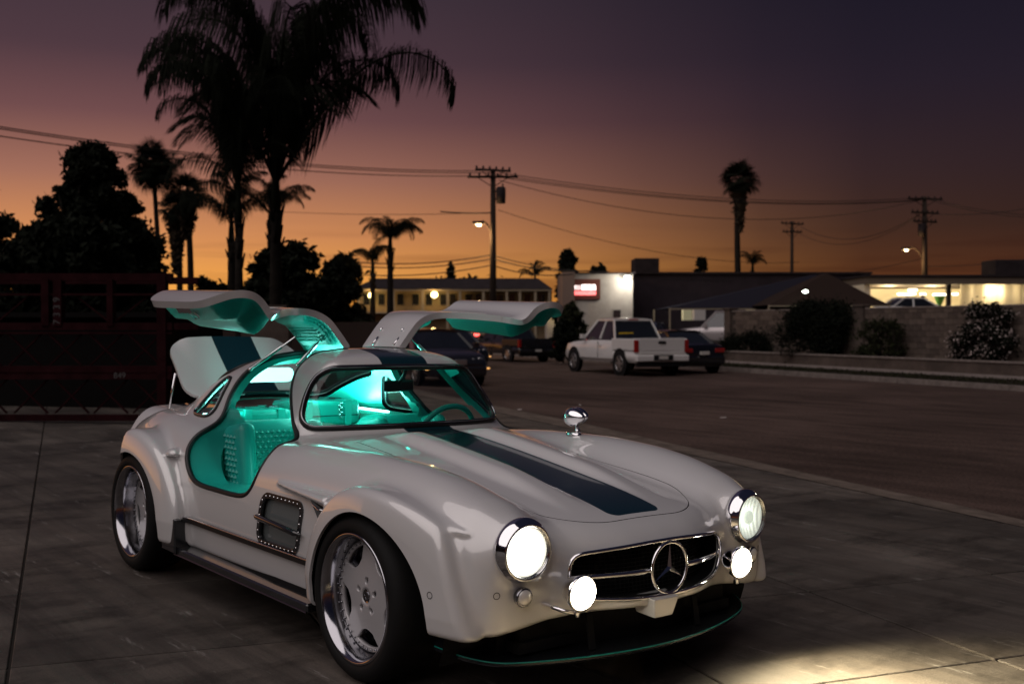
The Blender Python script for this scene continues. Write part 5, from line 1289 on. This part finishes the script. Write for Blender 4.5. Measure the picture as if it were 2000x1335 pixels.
# wall lamp
c = (X(1224, D2), -.38, Z(543, D2)); MB().lathe([(0, -.12), (.16, -.06), (.2, .03), (.1, .12), (0, .13)], 14, Matrix.Translation(c)).build('wall_lamp', lit('flood_lamp_glow', (1, .98, .85), 14), sb, smooth=True)
MB().bar((c[0], -.3, c[2]+.1), (c[0], 0, c[2]+.2), .05).build('lamp_arm', DARKCHROME, sb); point('wall_light', B(c[0], D2-.75, c[2]-.1), 150, (1, .95, .80), .12)
dr = MB().box((X(1198, D2), -.06, -.2), (X(1212, D2), -.003, Z(605, D2))).build('door', WIN, sb); MB().box((X(1195, D2), -.04, -.2), (X(1197.6, D2), -.002, Z(602, D2))).build('door_frame', BW, sb)
# long dark building with roof box
D3 = 66; lb = empty('long_dark_building', 'long dark windowless building right of the sign building', 'building'); put(lb, 0, D3, 0)
MB().box((X(1237, D3), 0, -.2), (X(1700, D3), 16, Z(535, D3))).build('wall', PLUM, lb); MB().box((X(1235.5, D3), -.15, Z(535, D3)), (X(1702, D3), 16.2, Z(531, D3))).build('parapet', DARKROOF, lb)
MB().box((X(1247, D3), 2, Z(531, D3)), (X(1296, D3), 4.2, Z(500, D3)), .02).build('roof_cooler', DARKROOF, lb)
for u in (1560, 1300, 1420): MB().box((X(u-6, D3), 3, Z(531, D3)), (X(u+5, D3), 4, Z(527, D3))).build('roof_vent', DARKROOF, lb)
# canopies in the yard
CANV = mat('dark_canvas', (.016, .015, .023), .9); CANB = mat('brown_canvas', (.024, .015, .012), .9)
def canopy(label, u0, u1, ua, va, ve, dep, depth, m, name='canopy'):
    t = empty(name, label, 'canopy', group='canopies in the yard behind the far wall'); put(t, 0, dep, 0)
    a, b, c = X(u0, dep), X(u1, dep), X(ua, dep); ze, za = Z(ve, dep), Z(va, dep)
    mb = MB(); mb.add([(a, -depth/2, ze), (b, -depth/2, ze), (c, -depth*.05, za), (a, depth/2, ze), (b, depth/2, ze), (c, depth*.2, za)], [(0, 1, 2), (3, 5, 4), (0, 2, 5, 3), (1, 4, 5, 2)]); mb.build('cover', m, t, fix=False)
    MB().bar((a, -depth/2, ze-.05), (b, -depth/2, ze-.05), .06).build('valance_rail', FRM, t)
    for x in (a, b):
        for y in (-depth/2, depth/2): MB().bar((x, y, 0), (x, y, ze), .07).build('post', FRM, t)
    return t
canopy('wide dark sloping canopy roof behind the parked cars', 1292, 1640, 1590, 536, 603, 57, 6, CANV)
canopy('brown gabled canopy with a lamp under its peak', 1478, 1702, 1612, 534, 597, 53, 5, CANB)
lm = MB().lathe([(0, -.08), (.16, 0), (0, .08)], 12).build('canopy_lamp', lit('cool_white_glow', (.85, 1, .82), 12), smooth=True); put(lm, X(1573, 50.2), 50.2, Z(569, 50.2)); tag(lm, 'small bright lamp hanging under the brown canopy', 'lamp')
# stall backs seen under the canopies; faint emission in the cloth stands for lamplight
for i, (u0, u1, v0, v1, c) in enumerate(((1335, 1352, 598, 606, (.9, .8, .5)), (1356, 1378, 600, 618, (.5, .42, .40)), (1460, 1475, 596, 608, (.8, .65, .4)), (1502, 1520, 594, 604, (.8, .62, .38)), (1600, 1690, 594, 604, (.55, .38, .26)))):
    o = MB().box((X(u0, 60), 0, Z(625, 60)), (X(u1, 60), .6, Z(v0, 60))).box((X(u0, 60)-.05, -.06, Z(v0, 60)), (X(u1, 60)+.05, .66, Z(v0, 60)+.05)).build('stall_back', mat('stall_glow_cloth_%s' % 'abcde'[i], c, .8, emit=c, es=.22), None); put(o, 0, 60, 0)
    tag(o, ['pale stall front beside the silver suv', 'grey stall front just above the silver suv', 'small lit stall front left of the big bush', 'dim lit stall front over the big bush', 'long dim lit stall front under the brown canopy'][i], 'stall')
# open bay, lit inside
D4 = 62; ob = empty('open_bay_building', 'flat roofed workshop at right with a brightly lit open bay', 'building'); put(ob, 0, D4, 0)
x0, x1, x2, xe = X(1697, D4), X(1852, D4), X(1875, D4), X(2090, D4); zt, zo = Z(541, D4), Z(555, D4)
INW = mat('bay_inner_wall', (.75, .66, .48), .8); 
MB().box((x0-.3, -.3, zo), (xe, 8, zt)).build('fascia', mat('bay_fascia', (.14, .11, .085), .9), ob)
MB().box((x0-.4, -.4, zt), (xe+.1, 8.1, zt+.12)).build('roof_edge', DARKROOF, ob)
MB().box((x0-.2, -5.5, -.2), (xe, 7.5, 1.42)).build('loading_dock', PLUM, ob); MB().box((x0-.3, 0, 1.423), (x0+.05, 7.55, zo-.003)).build('side_wall', INW, ob); MB().box((x0+.06, 7.6, -.2), (xe, 7.9, zo-.003)).build('back_wall', INW, ob)
MB().box((x1-.10, -.1, -.2), (x1+.12, .12, zo-.003)).build('column', DARKROOF, ob); MB().box((X(1804, D4+3)-.08, 3, -.2), (X(1804, D4+3)+.08, 3.2, Z(575, D4+3))).build('column', DARKROOF, ob)
mb = MB(); n = 40
for r_, z_ in enumerate((-.2, zo-.003)):
    mb.add([(x2+(xe-x2)*i/n, .15*math.sin(i*.9)+.08*math.sin(i*2.3)*(1-r_*.6), z_) for i in range(n+1)], [])
mb.add([], []); mb.f = [(i, i+1, n+2+i, n+1+i) for i in range(n)]; mb.mi = [0]*n
m_ = mat('translucent_curtain', (.70, .56, .34), .8); m_.node_tree.nodes['Principled BSDF'].inputs['Transmission Weight'].default_value = .25
mb.build('curtain', m_, ob, fix=False, smooth=True)
for u, v, w in ((1768, 574, 14), (1783, 566, 8), (1803, 574, 5), (1835, 575, 12), (1866, 574, 5), (1782, 573.5, 6)): MB().box((X(u-w, D4+5), 5, Z(v+1.5, D4+5)), (X(u+w, D4+5), 5.12, Z(v-1.5, D4+5))).build('tube_lamp', lit('tube_glow', (1, .93, .75), 7), ob)
MB().lathe([(0, 0), (.1, .05), (.34, .62), (0, .64)], 10, Matrix.Translation((X(1835, D4+2), 2, Z(598, D4+2)))).build('hanging_sign', mat('green_pennant', (.08, .25, .06), .7), ob)
for u, e in ((1735, 650), (1820, 650), (1935, 420), (2030, 200)): point('bay_light', B(X(u, D4+3), D4+3.0, Z(563, D4)), e, (1, .80, .46), .3)
rb = MB().box((0, 0, 0), (2.2, 2, 1.05), .03).box((.2, -.05, .1), (.9, -.004, .9)).build('roof_unit', DARKROOF); put(rb, X(1944, D4+3), D4+3, Z(541, D4+3)+.0); tag(rb, 'dark boxy cooling unit on the workshop roof at far right', 'cooling unit')
# row of small roofs to the right edge
mb = MB().box((X(2095, 70), 0, -.2), (X(2600, 70), 10, Z(548, 70))); o = mb.box((X(2093, 70), -.2, Z(548, 70)), (X(2602, 70), 10.2, Z(545, 70))).build('far_building', PLUM); put(o, 0, 70, 0); tag(o, 'dark building continuing past the right edge', 'building')

# ---- utility poles and wires
POLE = mat('creosote_pole', (.030, .022, .018), .9)
def pole(label, u, dep, vtop, r, arms, lean=0, lamp=None, trans=None):
    lat, z = px(u, vtop, dep); t = empty('utility_pole', label, 'utility pole', B(lat, dep, 0), BROT, 'utility poles')
    MB().tube([(0, 0, -.3), (lean*.5, 0, z/2), (lean, 0, z)], [r*1.2, r, r*.75], 12).build('pole', POLE, t, smooth=True)
    for v, w, tilt_, dy in arms:
        za = px(u, v, dep)[1]; a = MB().bar((lean-w/2, -dy-.12, za+tilt_), (lean+w/2, dy-.12, za-tilt_), .12, .12).build('crossarm', POLE, t)
        for k in np.linspace(-.46, .46, 6): MB().lathe([(.03, 0), (.06, .06), (.05, .14), (0, .17)], 8, Matrix.Translation((lean+w*k, 2*dy*k-.12, za-tilt_*2*k+.05))).build('insulator', DARKROOF, t)
        MB().bar((lean, -.1, za-.55), (lean+w*.3, -.1, za-.06), .04).bar((lean, -.1, za-.55), (lean-w*.3, -.1, za-.06), .04).build('arm_stay', POLE, t)
    if trans:
        zt_ = px(u, trans[1], dep)[1]; xx = lean+trans[0]; MB().lathe([(0, -.45), (.24, -.42), (.26, 0), (.26, .35), (.2, .45), (0, .47)], 14, Matrix.Translation((xx, -.1, zt_))).lathe([(.03, .45), (.05, .6), (0, .65)], 8, Matrix.Translation((xx+.1, -.1, zt_))).build('transformer', DARKROOF, t, smooth=True)
        MB().bar((lean, -.1, zt_+.2), (xx, -.1, zt_+.2), .08).bar((lean, -.1, zt_-.2), (xx, -.1, zt_-.2), .08).build('transformer_bracket', POLE, t)
    if lamp:
        ul, vl = lamp; xl, zl = px(ul, vl, dep)[0]-lat, px(ul, vl, dep)[1]; za = px(u, vl+24, dep)[1]
        P = sm_poly([(lean, 0, za), (lean*.5+xl*.30, 0, za+(zl-za)*.75), (xl*.62, 0, zl+.12), (xl*.85, 0, zl+.10)], 6, False)
        MB().tube(P, .05, 8).build('lamp_arm', POLE, t, smooth=True)
        h = MB().box((xl-.34, -.16, zl-.02), (xl+.28, .16, zl+.14), .04).build('lamp_head', DARKROOF, t); MB().lathe([(0, -.12), (.11, -.08), (.16, -.02), (0, 0)], 14, Matrix.Translation((xl, 0, zl-.005))).build('lamp_glass', lit('street_lamp_glow', (1, .82, .42), 16), h, smooth=True)
        point('street_light', B(px(ul, vl, dep)[0], dep, zl-.55), 420, (1, .62, .26), .12)
    return lat, z
pole('nearer utility pole with a transformer and a lit street lamp on its left', 963, 58, 330, .17, [(333, 1.9, .05, .0), (346, 2.6, -.12, .9)], 0, (935, 437), (.42, 382))
pole('farther utility pole at right with three crossarms and a lit street lamp', 1808, 76, 384, .20, [(389, 2.7, -.02, .4), (416, 2.2, 0, .4), (433, 1.9, 0, .4)], -.08, (1770, 487), (-.22, 449))
pole('small distant utility pole with two crossarms', 1547, 100, 432, .17, [(437, 2.2, .03, .3), (453, 1.9, 0, .3)], 0)
WIRE = mat('wire', (.02, .02, .02), .6)
_wn = {}
_ORD = ['topmost', 'second one', 'third one', 'fourth one', 'fifth one', 'sixth', 'seventh', 'lowest']
def wire(a, b, sag=1.0, r=.022, lab='overhead power line'):
    _wn[lab] = _wn.get(lab, 0)+1; lab = lab + ', ' + _ORD[_wn[lab]-1]
    (u0, v0, d0), (u1, v1, d1) = a, b; l0, z0 = px(u0, v0, d0); l1, z1 = px(u1, v1, d1); A = B(l0, d0, z0); Bv = B(l1, d1, z1); P = [tuple(A.lerp(Bv, t) + Vector((0, 0, -4*sag*t*(1-t)))) for t in np.linspace(0, 1, 28)]
    o = MB().tube(P, r, 4).build('power_line', WIRE); tag(o, lab, 'power line', 'power lines strung between the poles')
WL = {0: 'power line crossing the sky from the left edge to the nearer pole', 1: 'power line strung between the nearer and farther pole', 2: 'power line running from the farther pole off the right edge', 3: 'thin service line sloping from the nearer pole', 4: 'sagging line between the small distant pole and the farther pole', 5: 'low cable close above the roofs'}
for (v0, v1, dz) in ((236, 333, 0), (240, 337, .3), (256, 343, .6)): wire((-180, v0-18, 34), (963, v1, 58), .55, .020, WL[0])
for (v0, v1) in ((337, 386), (342, 390), (346, 391)): wire((975, v0, 58), (1800, v1, 76), .75, .020, WL[1])
wire((975, 352, 58), (1796, 391, 76), 1.7, .018, WL[1])
for (v0, v1) in ((385, 418), (389, 424), (417, 380)): wire((1812, v0, 76), (2120, v1, 70), .5, .018, WL[2])
wire((960, 415, 58), (400, 402, 75), .3, .014, WL[3]); wire((860, 413, 60), (960, 415.5, 58), .05, .035, WL[3]); wire((973, 410, 58), (1560, 512, 80), .9, .016, WL[3])
wire((1560, 440, 100), (1796, 418, 76), 1.5, .020, WL[4]); wire((1560, 455, 100), (1796, 420, 76), 1.5, .018, WL[4])
for k, (a, b) in enumerate((((700, 512, 60), (963, 497, 58)), ((700, 520, 60), (963, 505, 58)), ((700, 536, 60), (963, 517, 58)), ((963, 498, 58), (1190, 530, 52)), ((963, 505, 58), (1160, 528, 52)), ((963, 518, 58), (1120, 535, 56)))): wire(a, b, .25, .028 if k != 3 else .022, WL[5])
wire((1240, 540, 62), (1808, 503, 76), .8, .016, WL[5]); wire((1808, 520, 76), (2100, 488, 70), .3, .018, WL[5])

# ---- vehicles
def vmat(n, c, r=.35, coat=1): return mat(n, c, r, 0, coat, .05)
CARGLASS = mat('dark_car_glass', (.012, .014, .018), .05, 0, 1); VTYRE = TYRE; VRIM = mat('alloy_wheel', (.45, .43, .43), .3, .8); TRIMB = mat('black_plastic', (.015, .015, .016), .6)
REDL = mat('red_lamp_lens', (.30, .008, .008), .25, 0, 1); REDON = lit('lit_tail_lamp', (1, .05, .04), 5); PLATE = mat('number_plate', (.55, .52, .48), .5); AMBER = lit('amber_marker', (1, .45, .10), 1.2)
def loft(mb, st, closed_ends=True):
    """st = list of (x, [(y, z) half profile from bottom to top centre]); mirrored"""
    m = len(st[0][1]); k = 2*m
    vs = []
    for x, pr_ in st: vs += [(x, -y, z) for y, z in pr_] + [(x, y, z) for y, z in reversed(pr_)]
    mb.add(vs, [(i*k+j, i*k+(j+1) % k, (i+1)*k+(j+1) % k, (i+1)*k+j) for i in range(len(st)-1) for j in range(k)] + [tuple(range(k)), tuple((len(st)-1)*k+j for j in range(k-1, -1, -1))]); return mb
def vehicle(name, label, cat, prof, cabin, W, axles, wr, paint, dep_u, heading, group=None, extra=None, roofm=None, zb=.30, winset=.92, glass=CARGLASS):
    """prof: [(x, top z, half width factor)]; cabin: [(x_base, x_roof)...] = (front base x, front top x, rear top x, rear base x, belt z, roof z)"""
    t = empty(name, label, cat, group=group); lat, dep, z0 = dep_u; put(t, lat, dep, z0, heading)
    st = []
    for x, z, w in prof:
        h = W/2*w; st.append((x, [(h*.90, zb), (h*.985, zb+.10), (h, (zb+z)/2), (h*.985, z-.14), (h*.93, z-.04), (h*.75, z+.005), (0, z+.025)]))
    b = loft(MB(), st).build('body', paint, t, smooth=True, angle=32, bevel=0)
    # wheel arches: dark inset discs
    fb, ft, rt, rbx, zbelt, zroof = cabin; h = W/2
    wi = h*.90; wt = h*.70
    def prf(x): return None
    cst = [(fb, [(wi, zbelt-.06), (wi*.99, zbelt-.03), (0, zbelt)]), (ft, [(wi, zbelt-.06), (wt, zroof-.05), (0, zroof-.01)]), (rt, [(wi, zbelt-.06), (wt, zroof-.05), (0, zroof-.01)]), (rbx, [(wi*.97, zbelt-.06), (wi*.94, zbelt-.03), (0, zbelt)])]
    g = loft(MB(), [(x, p) for x, p in cst]).build('windows', glass, t)
    mb = MB(); e = .03
    loft(mb, [(ft+.05, [(wt*1.0, zroof-.075), (wt*1.0, zroof-.04), (wt*.8, zroof+.0), (0, zroof+.02)]), ((ft+rt)/2, [(wt*1.02, zroof-.065), (wt*1.02, zroof-.03), (wt*.8, zroof+.015), (0, zroof+.035)]), (rt-.05, [(wt*1.0, zroof-.075), (wt*1.0, zroof-.04), (wt*.8, zroof+.0), (0, zroof+.02)])]).build('roof', roofm or paint, t, smooth=True, angle=40)
    for s in (-1, 1):
        for (xa, za, ya), (xb, zb2, yb) in (((fb, zbelt-.02, wi), (ft, zroof-.05, wt)), ((rbx, zbelt-.02, wi*.96), (rt, zroof-.05, wt)), (((fb+rbx)/2-.12, zbelt-.02, wi), ((ft+rt)/2-.06, zroof-.05, wt))):
            MB().bar((xa, s*(ya+.004), za), (xb, s*(yb+.006), zb2), .075, .04, up=(0, 1, 0)).build('pillar', paint, t)
        MB().bar((ft, s*(wt+.008), zroof-.05), (rt, s*(wt+.008), zroof-.05), .05, .05).build('roof_rail', paint, t)
        MB().box((fb-.30, s*(h+.02)-.10*(s > 0)*0-.02, zbelt-.02), (fb-.12, s*(h+.14), zbelt+.12) if s > 0 else (fb-.12, s*(h+.14)+0, zbelt+.12)).build('side_mirror', paint, t)
        for xd in ((fb+rbx)/2-.10,): MB().box((xd-.008, min(s*(h*.97), s*(h+.003)), zb+.12), (xd+.008, max(s*(h*.97), s*(h+.003)), zbelt-.12)).build('door_gap', TRIMB, t)
        MB().box(((fb+rbx)/2-.34, min(s*h, s*(h+.03)), zbelt-.24), ((fb+rbx)/2-.18, max(s*h, s*(h+.03)), zbelt-.20)).build('door_handle', paint, t)
        for xa in axles:
            MB().lathe([(wr+.075, .0), (wr+.07, .012), (0, .012)], 28, axis_matrix((xa, s*(h-.006), wr+.02), (0, s, 0))).build('wheel_arch', TRIMB, t)
            w = MB().lathe([(wr*.62, -.18), (wr*.97, -.18), (wr, -.12), (wr, -.03), (wr*.96, .0), (wr*.68, .012), (wr*.64, 0)], 28, axis_matrix((xa, s*(h+.005), wr), (0, s, 0))).build('wheel', VTYRE, t, smooth=True)
            mb = MB(); M = axis_matrix((xa, s*(h+.008), wr), (0, s, 0)); mb.lathe([(wr*.66, 0), (wr*.62, .010), (wr*.58, -.01), (wr*.56, -.05)], 28, M)
            for k in range(6):
                a = k*math.pi/3; p = M @ Vector((0, 0, .004)); q = M @ Vector((wr*.60*math.cos(a), wr*.60*math.sin(a), -.002)); mb.bar(p, q, wr*.20, .02, up=(0, 1, 0))
            mb.lathe([(wr*.15, 0), (wr*.14, .02), (0, .022)], 12, M); mb.build('rim', VRIM, w)
    return t
def box_part(t, nm, lo, hi, m, bev=.01): return MB().box(lo, hi, bev).build(nm, m, t)
HU = math.atan2(U_[1], U_[0])                     # heading along the street, away from the camera
WHITE = vmat('white_car_paint', (.70, .68, .66)); BLACKP = vmat('black_car_paint', (.012, .012, .015), .25); BLUEP = vmat('dark_blue_car_paint', (.018, .03, .06), .3); SILV = mat('silver_car_paint', (.42, .38, .38), .35, .5, 1); NAVY = vmat('navy_car_paint', (.006, .007, .010), .22)
# local x forward, y left. pickup: origin under the middle of the rear bumper
def pickup(label, pos, paint, L=5.35, W=1.88, Hh=1.79, heading=HU, group=None, tail=None, plate=True, name='pickup_truck'):
    rear = 0; bed = 1.55; fx = L
    prof = [(.06, 1.12, .95), (.12, 1.13, .99), (.5, 1.14, 1.0), (1.6, 1.14, 1.0), (3.3, 1.12, 1.0), (3.7, 1.10, 1.0), (4.6, 1.05, .98), (5.1, .98, .94), (5.3, .80, .88)]
    # bed is hollow: body lower here, rails on top
    t = vehicle(name, label, 'pickup truck', [(x*L/5.35, (z-.30 if x < 1.55 else z)*Hh/1.79, w) for x, z, w in [(.06, 1.12, .95), (.12, 1.12, .99), (.5, 1.12, 1.0), (1.50, 1.12, 1.0)]] + [(x*L/5.35, z*Hh/1.79, w) for x, z, w in [(1.56, 1.13, 1.0), (2.4, 1.13, 1.0), (3.3, 1.12, 1.0), (3.7, 1.10, 1.0), (4.6, 1.05, .98), (5.1, .98, .94), (5.3, .80, .88)]],
                (3.75*L/5.35, 3.05*L/5.35, 1.95*L/5.35, 1.60*L/5.35, 1.16*Hh/1.79, Hh), W, (1.05*L/5.35, 4.40*L/5.35), .385*Hh/1.79, paint, pos, heading, group, zb=.42*Hh/1.79)
    k = Hh/1.79; h = W/2
    for s in (-1, 1): box_part(t, 'bed_side', (.10, min(s*(h-.09), s*(h-.002)), .80*k), (1.60*L/5.35, max(s*(h-.09), s*(h-.002)), 1.16*k), paint, .02)
    tg = box_part(t, 'tailgate', (.03, -h+.14, .70*k), (.085, h-.14, 1.18*k), paint, .012)
    for z in (.80, .78): pass
    box_part(t, 'gate_handle', (.012, -.13, 1.00*k), (.029, .13, 1.09*k), TRIMB, .004)
    box_part(t, 'gate_crease', (.020, -h+.25, .815*k), (.028, h-.25, .83*k), paint, .002)
    for s in (-1, 1): box_part(t, 'tail_lamp', (.02, min(s*(h-.135), s*(h-.005)), .74*k), (.14, max(s*(h-.135), s*(h-.005)), 1.12*k), REDL, .01)
    bp = box_part(t, 'rear_bumper', (-.06, -h+.02, .46*k), (.10, h-.02, .66*k), paint, .03); box_part(t, 'bumper_step', (-.075, -.34, .50*k), (-.058, .34, .665*k), TRIMB, .003)
    if plate: box_part(t, 'number_plate', (-.085, -.16, .53*k), (-.077, .16, .64*k), PLATE, .002)
    box_part(t, 'lower_valance', (.02, -h+.1, .30*k), (.2, h-.1, .45*k), TRIMB, .02)
    return t
lat = px(1294, 733, 33.2)[0]
wp = pickup('white pickup truck seen from behind with warm lit tailgate', (lat, 33.2, -.145), WHITE, 5.35, 1.88, 1.79, HU)
box_part(wp, 'yellow_notice', (1.69, .10, 1.24), (1.72, .62, 1.34), mat('yellow_card', (.75, .50, .02), .6), .002); box_part(wp, 'third_brake_lamp', (1.88, -.18, 1.745), (1.92, .18, 1.775), REDL, .004)
lat = px(1050, 705, 46)[0]
bp_ = pickup('black pickup truck parked farther along, rear towards the camera', (lat, 46, -.15), BLACKP, 4.9, 1.85, 1.55, HU+.15)
# dark sedan at the far kerb beside the white pickup
def sedan(label, pos, paint, heading, L=4.6, W=1.80, Hh=1.42, group=None, lit_tail=False, name='sedan', cat='car'):
    k = Hh/1.42; q = L/4.6
    t = vehicle(name, label, cat, [(x*q, z*k, w) for x, z, w in [(0, .78, .80), (.06, .93, .88), (.25, .98, .95), (.9, .98, 1.0), (1.6, .96, 1.0), (3.0, .95, 1.0), (3.7, .88, .98), (4.25, .78, .93), (4.52, .66, .84), (4.6, .55, .76)]],
                (3.35*q, 2.55*q, 1.35*q, .55*q, .95*k, Hh), W, (.85*q, 3.60*q), .325, paint, pos, heading, group, zb=.24)
    h = W/2
    for s in (-1, 1):
        box_part(t, 'tail_lamp', (-.015, min(s*.42, s*(h-.12)), .70*k), (.09, max(s*.42, s*(h-.12)), .84*k), REDON if lit_tail else REDL, .01)
        MB().lathe([(.105, 0), (.10, .03), (.06, .045), (0, .05)], 18, axis_matrix((4.44*q, s*(h*.66), .62*k), (1, s*.18, .1))).build('headlight', VRIM, t, smooth=True)
        MB().lathe([(.085, 0), (.08, .03), (0, .045)], 18, axis_matrix((4.49*q, s*(h*.66-.20), .61*k), (1, s*.05, .1))).build('headlight', VRIM, t, smooth=True)
        box_part(t, 'marker_lamp', (4.30*q, min(s*(h-.10), s*(h-.03)), .42), (4.42*q, max(s*(h-.10), s*(h-.03)), .46), AMBER, .004)
    box_part(t, 'rear_bumper', (-.07, -h+.12, .30), (.10, h-.12, .58), paint, .04); box_part(t, 'front_bumper', (4.50*q, -h+.20, .26), (4.68*q, h-.20, .50), paint, .04)
    box_part(t, 'number_plate', (-.085, -.16, .63*k), (-.004, .16, .74*k), PLATE, .003); box_part(t, 'kidney_grille', (4.58*q, -.16, .54), (4.64*q, .16, .68), VRIM, .01)
    return t
lat = px(1375, 727, 35.0)[0]
sedan('dark sedan parked at the far kerb right of the white pickup', (lat, 35.0, -.145), NAVY, HU, 4.6, 1.80, 1.40)
# dark coupe this side, facing the camera, behind the windscreen of the white car
lat, _ = px(795, 700, 31.5)
sedan('glossy dark coupe seen over the roof of the white car, facing the camera', (lat, 31.5, -.12), BLACKP, HU+math.pi+.02, 4.5, 1.78, 1.44, name='coupe')
lat, _ = px(868, 690, 41); sedan('dark car half hidden behind the coupe, far along the street', (lat-.6, 43, -.14), NAVY, HU+math.pi, 4.5, 1.75, 1.42)
lat, _ = px(912, 690, 66); sedan('distant car with lit red tail lamps', (lat, 66, .05), mat('dark_red_car_paint', (.16, .02, .02), .3, 0, 1), math.radians(92), 4.4, 1.75, 1.45, lit_tail=True)
lat, _ = px(1262, 660, 50); sedan('dark blue car behind the white pickup cab', (lat, 47, -.05), BLUEP, HU+2.4, 4.7, 1.85, 1.62)
# silver suv side on
def suv(label, pos, paint, heading, L=4.6, W=1.85, Hh=1.80, name='suv', cat='suv'):
    t = vehicle(name, label, cat, [(0, .95, .88), (.08, 1.08, .95), (.5, 1.10, 1.0), (2.0, 1.10, 1.0), (3.3, 1.08, 1.0), (3.9, 1.02, .98), (4.4, .95, .92), (4.6, .75, .84)], (3.40, 2.75, .35, .05, 1.08, Hh), W, (.85, 3.75), .37, paint, pos, heading, zb=.38); h = W/2
    for s in (-1, 1): box_part(t, 'tail_lamp', (-.01, min(s*(h-.22), s*(h-.08)), .80), (.06, max(s*(h-.22), s*(h-.08)), 1.05), REDL, .01); box_part(t, 'headlight', (4.40, min(s*.45, s*.80), .74), (4.56, max(s*.45, s*.80), .90), VRIM, .02)
    box_part(t, 'front_bumper', (4.5, -h+.1, .40), (4.68, h-.1, .62), TRIMB, .03); box_part(t, 'rear_bumper', (-.1, -h+.1, .42), (.06, h-.1, .64), TRIMB, .03)
    return t
lat, _ = px(1512, 660, 49); suv('silver suv parked side on at the end of the block wall', (lat+.2, 49, .28), SILV, math.radians(165))
lat, _ = px(1712, 600, 58.5); sedan('white car standing in front of the lit open bay', (lat, 58.5, 1.43), WHITE, math.radians(8), 4.3, 1.8, 1.50)

# ---- small litter on the road
LIT = mat('paper_scrap', (.55, .50, .47), .8)
for i, (u, v, lab) in enumerate(((1412, 815, 'pale paper scrap on the road above the far headlight'), (1015, 799, 'small pale scrap near the driveway edge'), (1133, 790, 'pinkish scrap on the road near the mirror'), (1925, 752, 'white scrap by the far kerb at right'))):
    dep = (1.4226+.10)*FPX/(v-635.3); lat, z = px(u, v, dep); o = MB().add([(-.05, -.02, 0), (.05, -.025, .004), (.055, .02, .012), (-.045, .03, .006)], [(0, 1, 2, 3)]).add([(-.02, 0, .014), (.03, -.01, .02), (.02, .03, .016)], [(0, 1, 2)]).build('litter', LIT, fix=False); put(o, lat, dep, zr(lat, dep)+.006, i*.9); o['label'] = lab; o['category'] = 'litter'; o['group'] = 'scraps of litter on the road'

# the workshop this car belongs to, behind and left of the camera (its dark outline is mirrored in the paint)
wk = empty('workshop_building', 'plain flat roofed workshop on the driveway side of the lot', 'building'); put(wk, 0, 0, 0)
MB().box((-26, -16, -.2), (-13, 7, 3.6)).build('wall', mat('workshop_wall', (.20, .18, .17), .9, noise=(.8, .8)), wk); MB().box((-26.2, -16.2, 3.6), (-12.8, 7.2, 3.85)).build('parapet', DARKROOF, wk)
MB().box((-12.995, -4, -.1), (-12.93, 1, 3.0), .01).build('roller_door', mat('roller_door_metal', (.12, .12, .12), .5, .5), wk)
